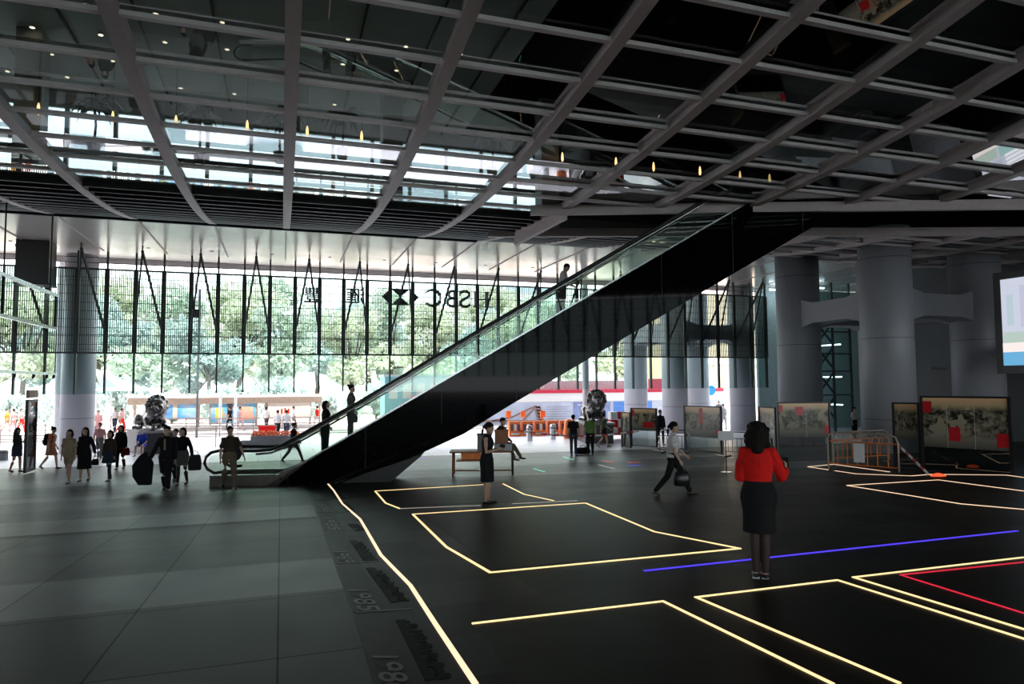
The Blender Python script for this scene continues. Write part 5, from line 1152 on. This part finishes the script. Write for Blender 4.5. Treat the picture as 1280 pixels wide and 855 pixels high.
def shrub_mesh(seed, m):
    rn = random.Random(seed); o = empty('street_shrub', (0,0,0)); sb = MB()
    for i in range(5): sb.tube([(0,0,0),(rn.uniform(-.6,.6),rn.uniform(-.4,.4),1.2)], .05, 6)
    sb.build('stem', M_BARK, o); b = MB()
    for k in range(9):
        c = Vector((rn.uniform(-3,3), rn.uniform(-.8,.8), rn.uniform(.7,1.9))); r_ = rn.uniform(.7,1.1)
        for i in range(170):
            d = Vector((rn.gauss(0,1), rn.gauss(0,1), rn.gauss(0,1))).normalized(); p = c+d*r_*rn.uniform(.6,1.05); p.z = max(.1, p.z)
            s = rn.uniform(.14,.26); x = Vector((rn.gauss(0,1), rn.gauss(0,1), rn.gauss(0,.6))).normalized(); y = x.cross(Vector((rn.gauss(0,1), rn.gauss(0,1), rn.gauss(0,1)))).normalized()
            b.quad(p-x*s, p-y*s*.6, p+x*s, p+y*s*.6)
    b.build('foliage', m, o, fix=False); return o
sp0 = None
for i, (x, N) in enumerate([(20,68),(90,66),(150,69),(215,66),(285,68),(350,66),(415,69),(470,67),(600,67),(690,69),(770,67)]):
    A = onN(x, 500, N)
    if sp0 is None: sp0 = shrub_mesh(5, LEAFS[2]); o = sp0
    else: o = copytree(sp0)
    o.location = (A.x, N, -3.42); o.rotation_euler.z = (i*2.1) % .5; o.scale = (.72, .8, 1.0+.25*(i % 3)); tag(o, 'low pale green shrub behind the tram stop, below the tree crowns', 'shrub', 'shrubs behind the tram stop')
TR_ = [(205,75,1.0,0),(150,82,1.1,2),(262,70,.82,2),(300,84,1.15,1),(352,72,.85,0),(395,88,1.1,2),(440,76,.9,1),(490,90,1.15,0),(540,80,1.0,1),(590,92,1.2,2),(640,78,.95,1),(700,95,1.2,0),(30,78,1.0,1),(85,90,1.15,2),(-60,80,1.1,0),(770,88,1.15,1),(840,98,1.3,0),(330,100,1.35,0),(610,104,1.45,1),(120,104,1.4,1),(460,106,1.4,2)]
used = set()
for i, (x, N, s, k) in enumerate(TR_):
    A = onN(x, 500, N); o = protos[k] if k not in used else copytree(protos[k]); used.add(k)
    o.location = (A.x, N, -3.42); o.scale = (s*1.2, s*1.2, s*1.25); o.rotation_euler.z = i*1.3
    tag(o, ['mid green leafy tree across the road beyond the glass screen', 'yellow-green leafy tree across the road beyond the glass screen', 'blue-green leafy tree across the road beyond the glass screen'][k], 'tree', 'trees across the road')
fb = empty('far_building', label='pale office block with window bands rising above the trees', cat='building')
A, B_ = onN(590, 335, 150), onN(690, 335, 150); MB().box((A.x, 150, -4), (B_.x, 165, 32)).build('wall', mat('pale_concrete', (.5,.52,.52), .7), fb)
for i in range(9): MB().box((A.x+.5, 149.9, 2+i*3.2), (B_.x-.5, 150, 3.4+i*3.2)).build('window_band', mat('pale_window', (.25,.33,.38), .3), fb)
fb = empty('stone_building', label='sunlit beige stone building with an arched window between the columns', cat='building')
A, B_ = onN(880, 440, 75), onN(985, 440, 75); MB().box((A.x, 75, -4), (B_.x+14, 90, 16)).build('wall', mat('sunlit_stone', (.62,.5,.38), .8), fb)
b = MB(); c = onN(903, 455, 74.9); b.prism([(c.x+1.3*math.cos(a), 74.85, c.z+1.3*math.sin(a)) for a in [PI*i/12 for i in range(13)]]+[(c.x-1.3, 74.85, c.z-3), (c.x+1.3, 74.85, c.z-3)], (0,.15,0)); b.build('arch_window', M_BEIGE, fb)
MB().box((A.x-.2, 74.7, 2.2), (B_.x+14, 75, 2.6)).build('cornice', M_WHITE, fb)
A = onN(889, 493, 50); o = empty('round_road_sign', (A.x, 50, -3.42), label='round blue road sign on a pole between the columns', cat='sign'); MB().cyl((0,-.03,2.65),(0,.03,2.65),.42,20).build('disc', cloth('sign_blue', (.05,.3,.7)), o); MB().cyl((0,.05,0),(0,.05,3.0),.04,8).build('pole', M_STEEL, o)
for o in list(COL.objects):
    if o.type == 'MESH' and o.parent is None and 'kind' not in o and 'category' not in o: print('UNTAGGED', o.name)
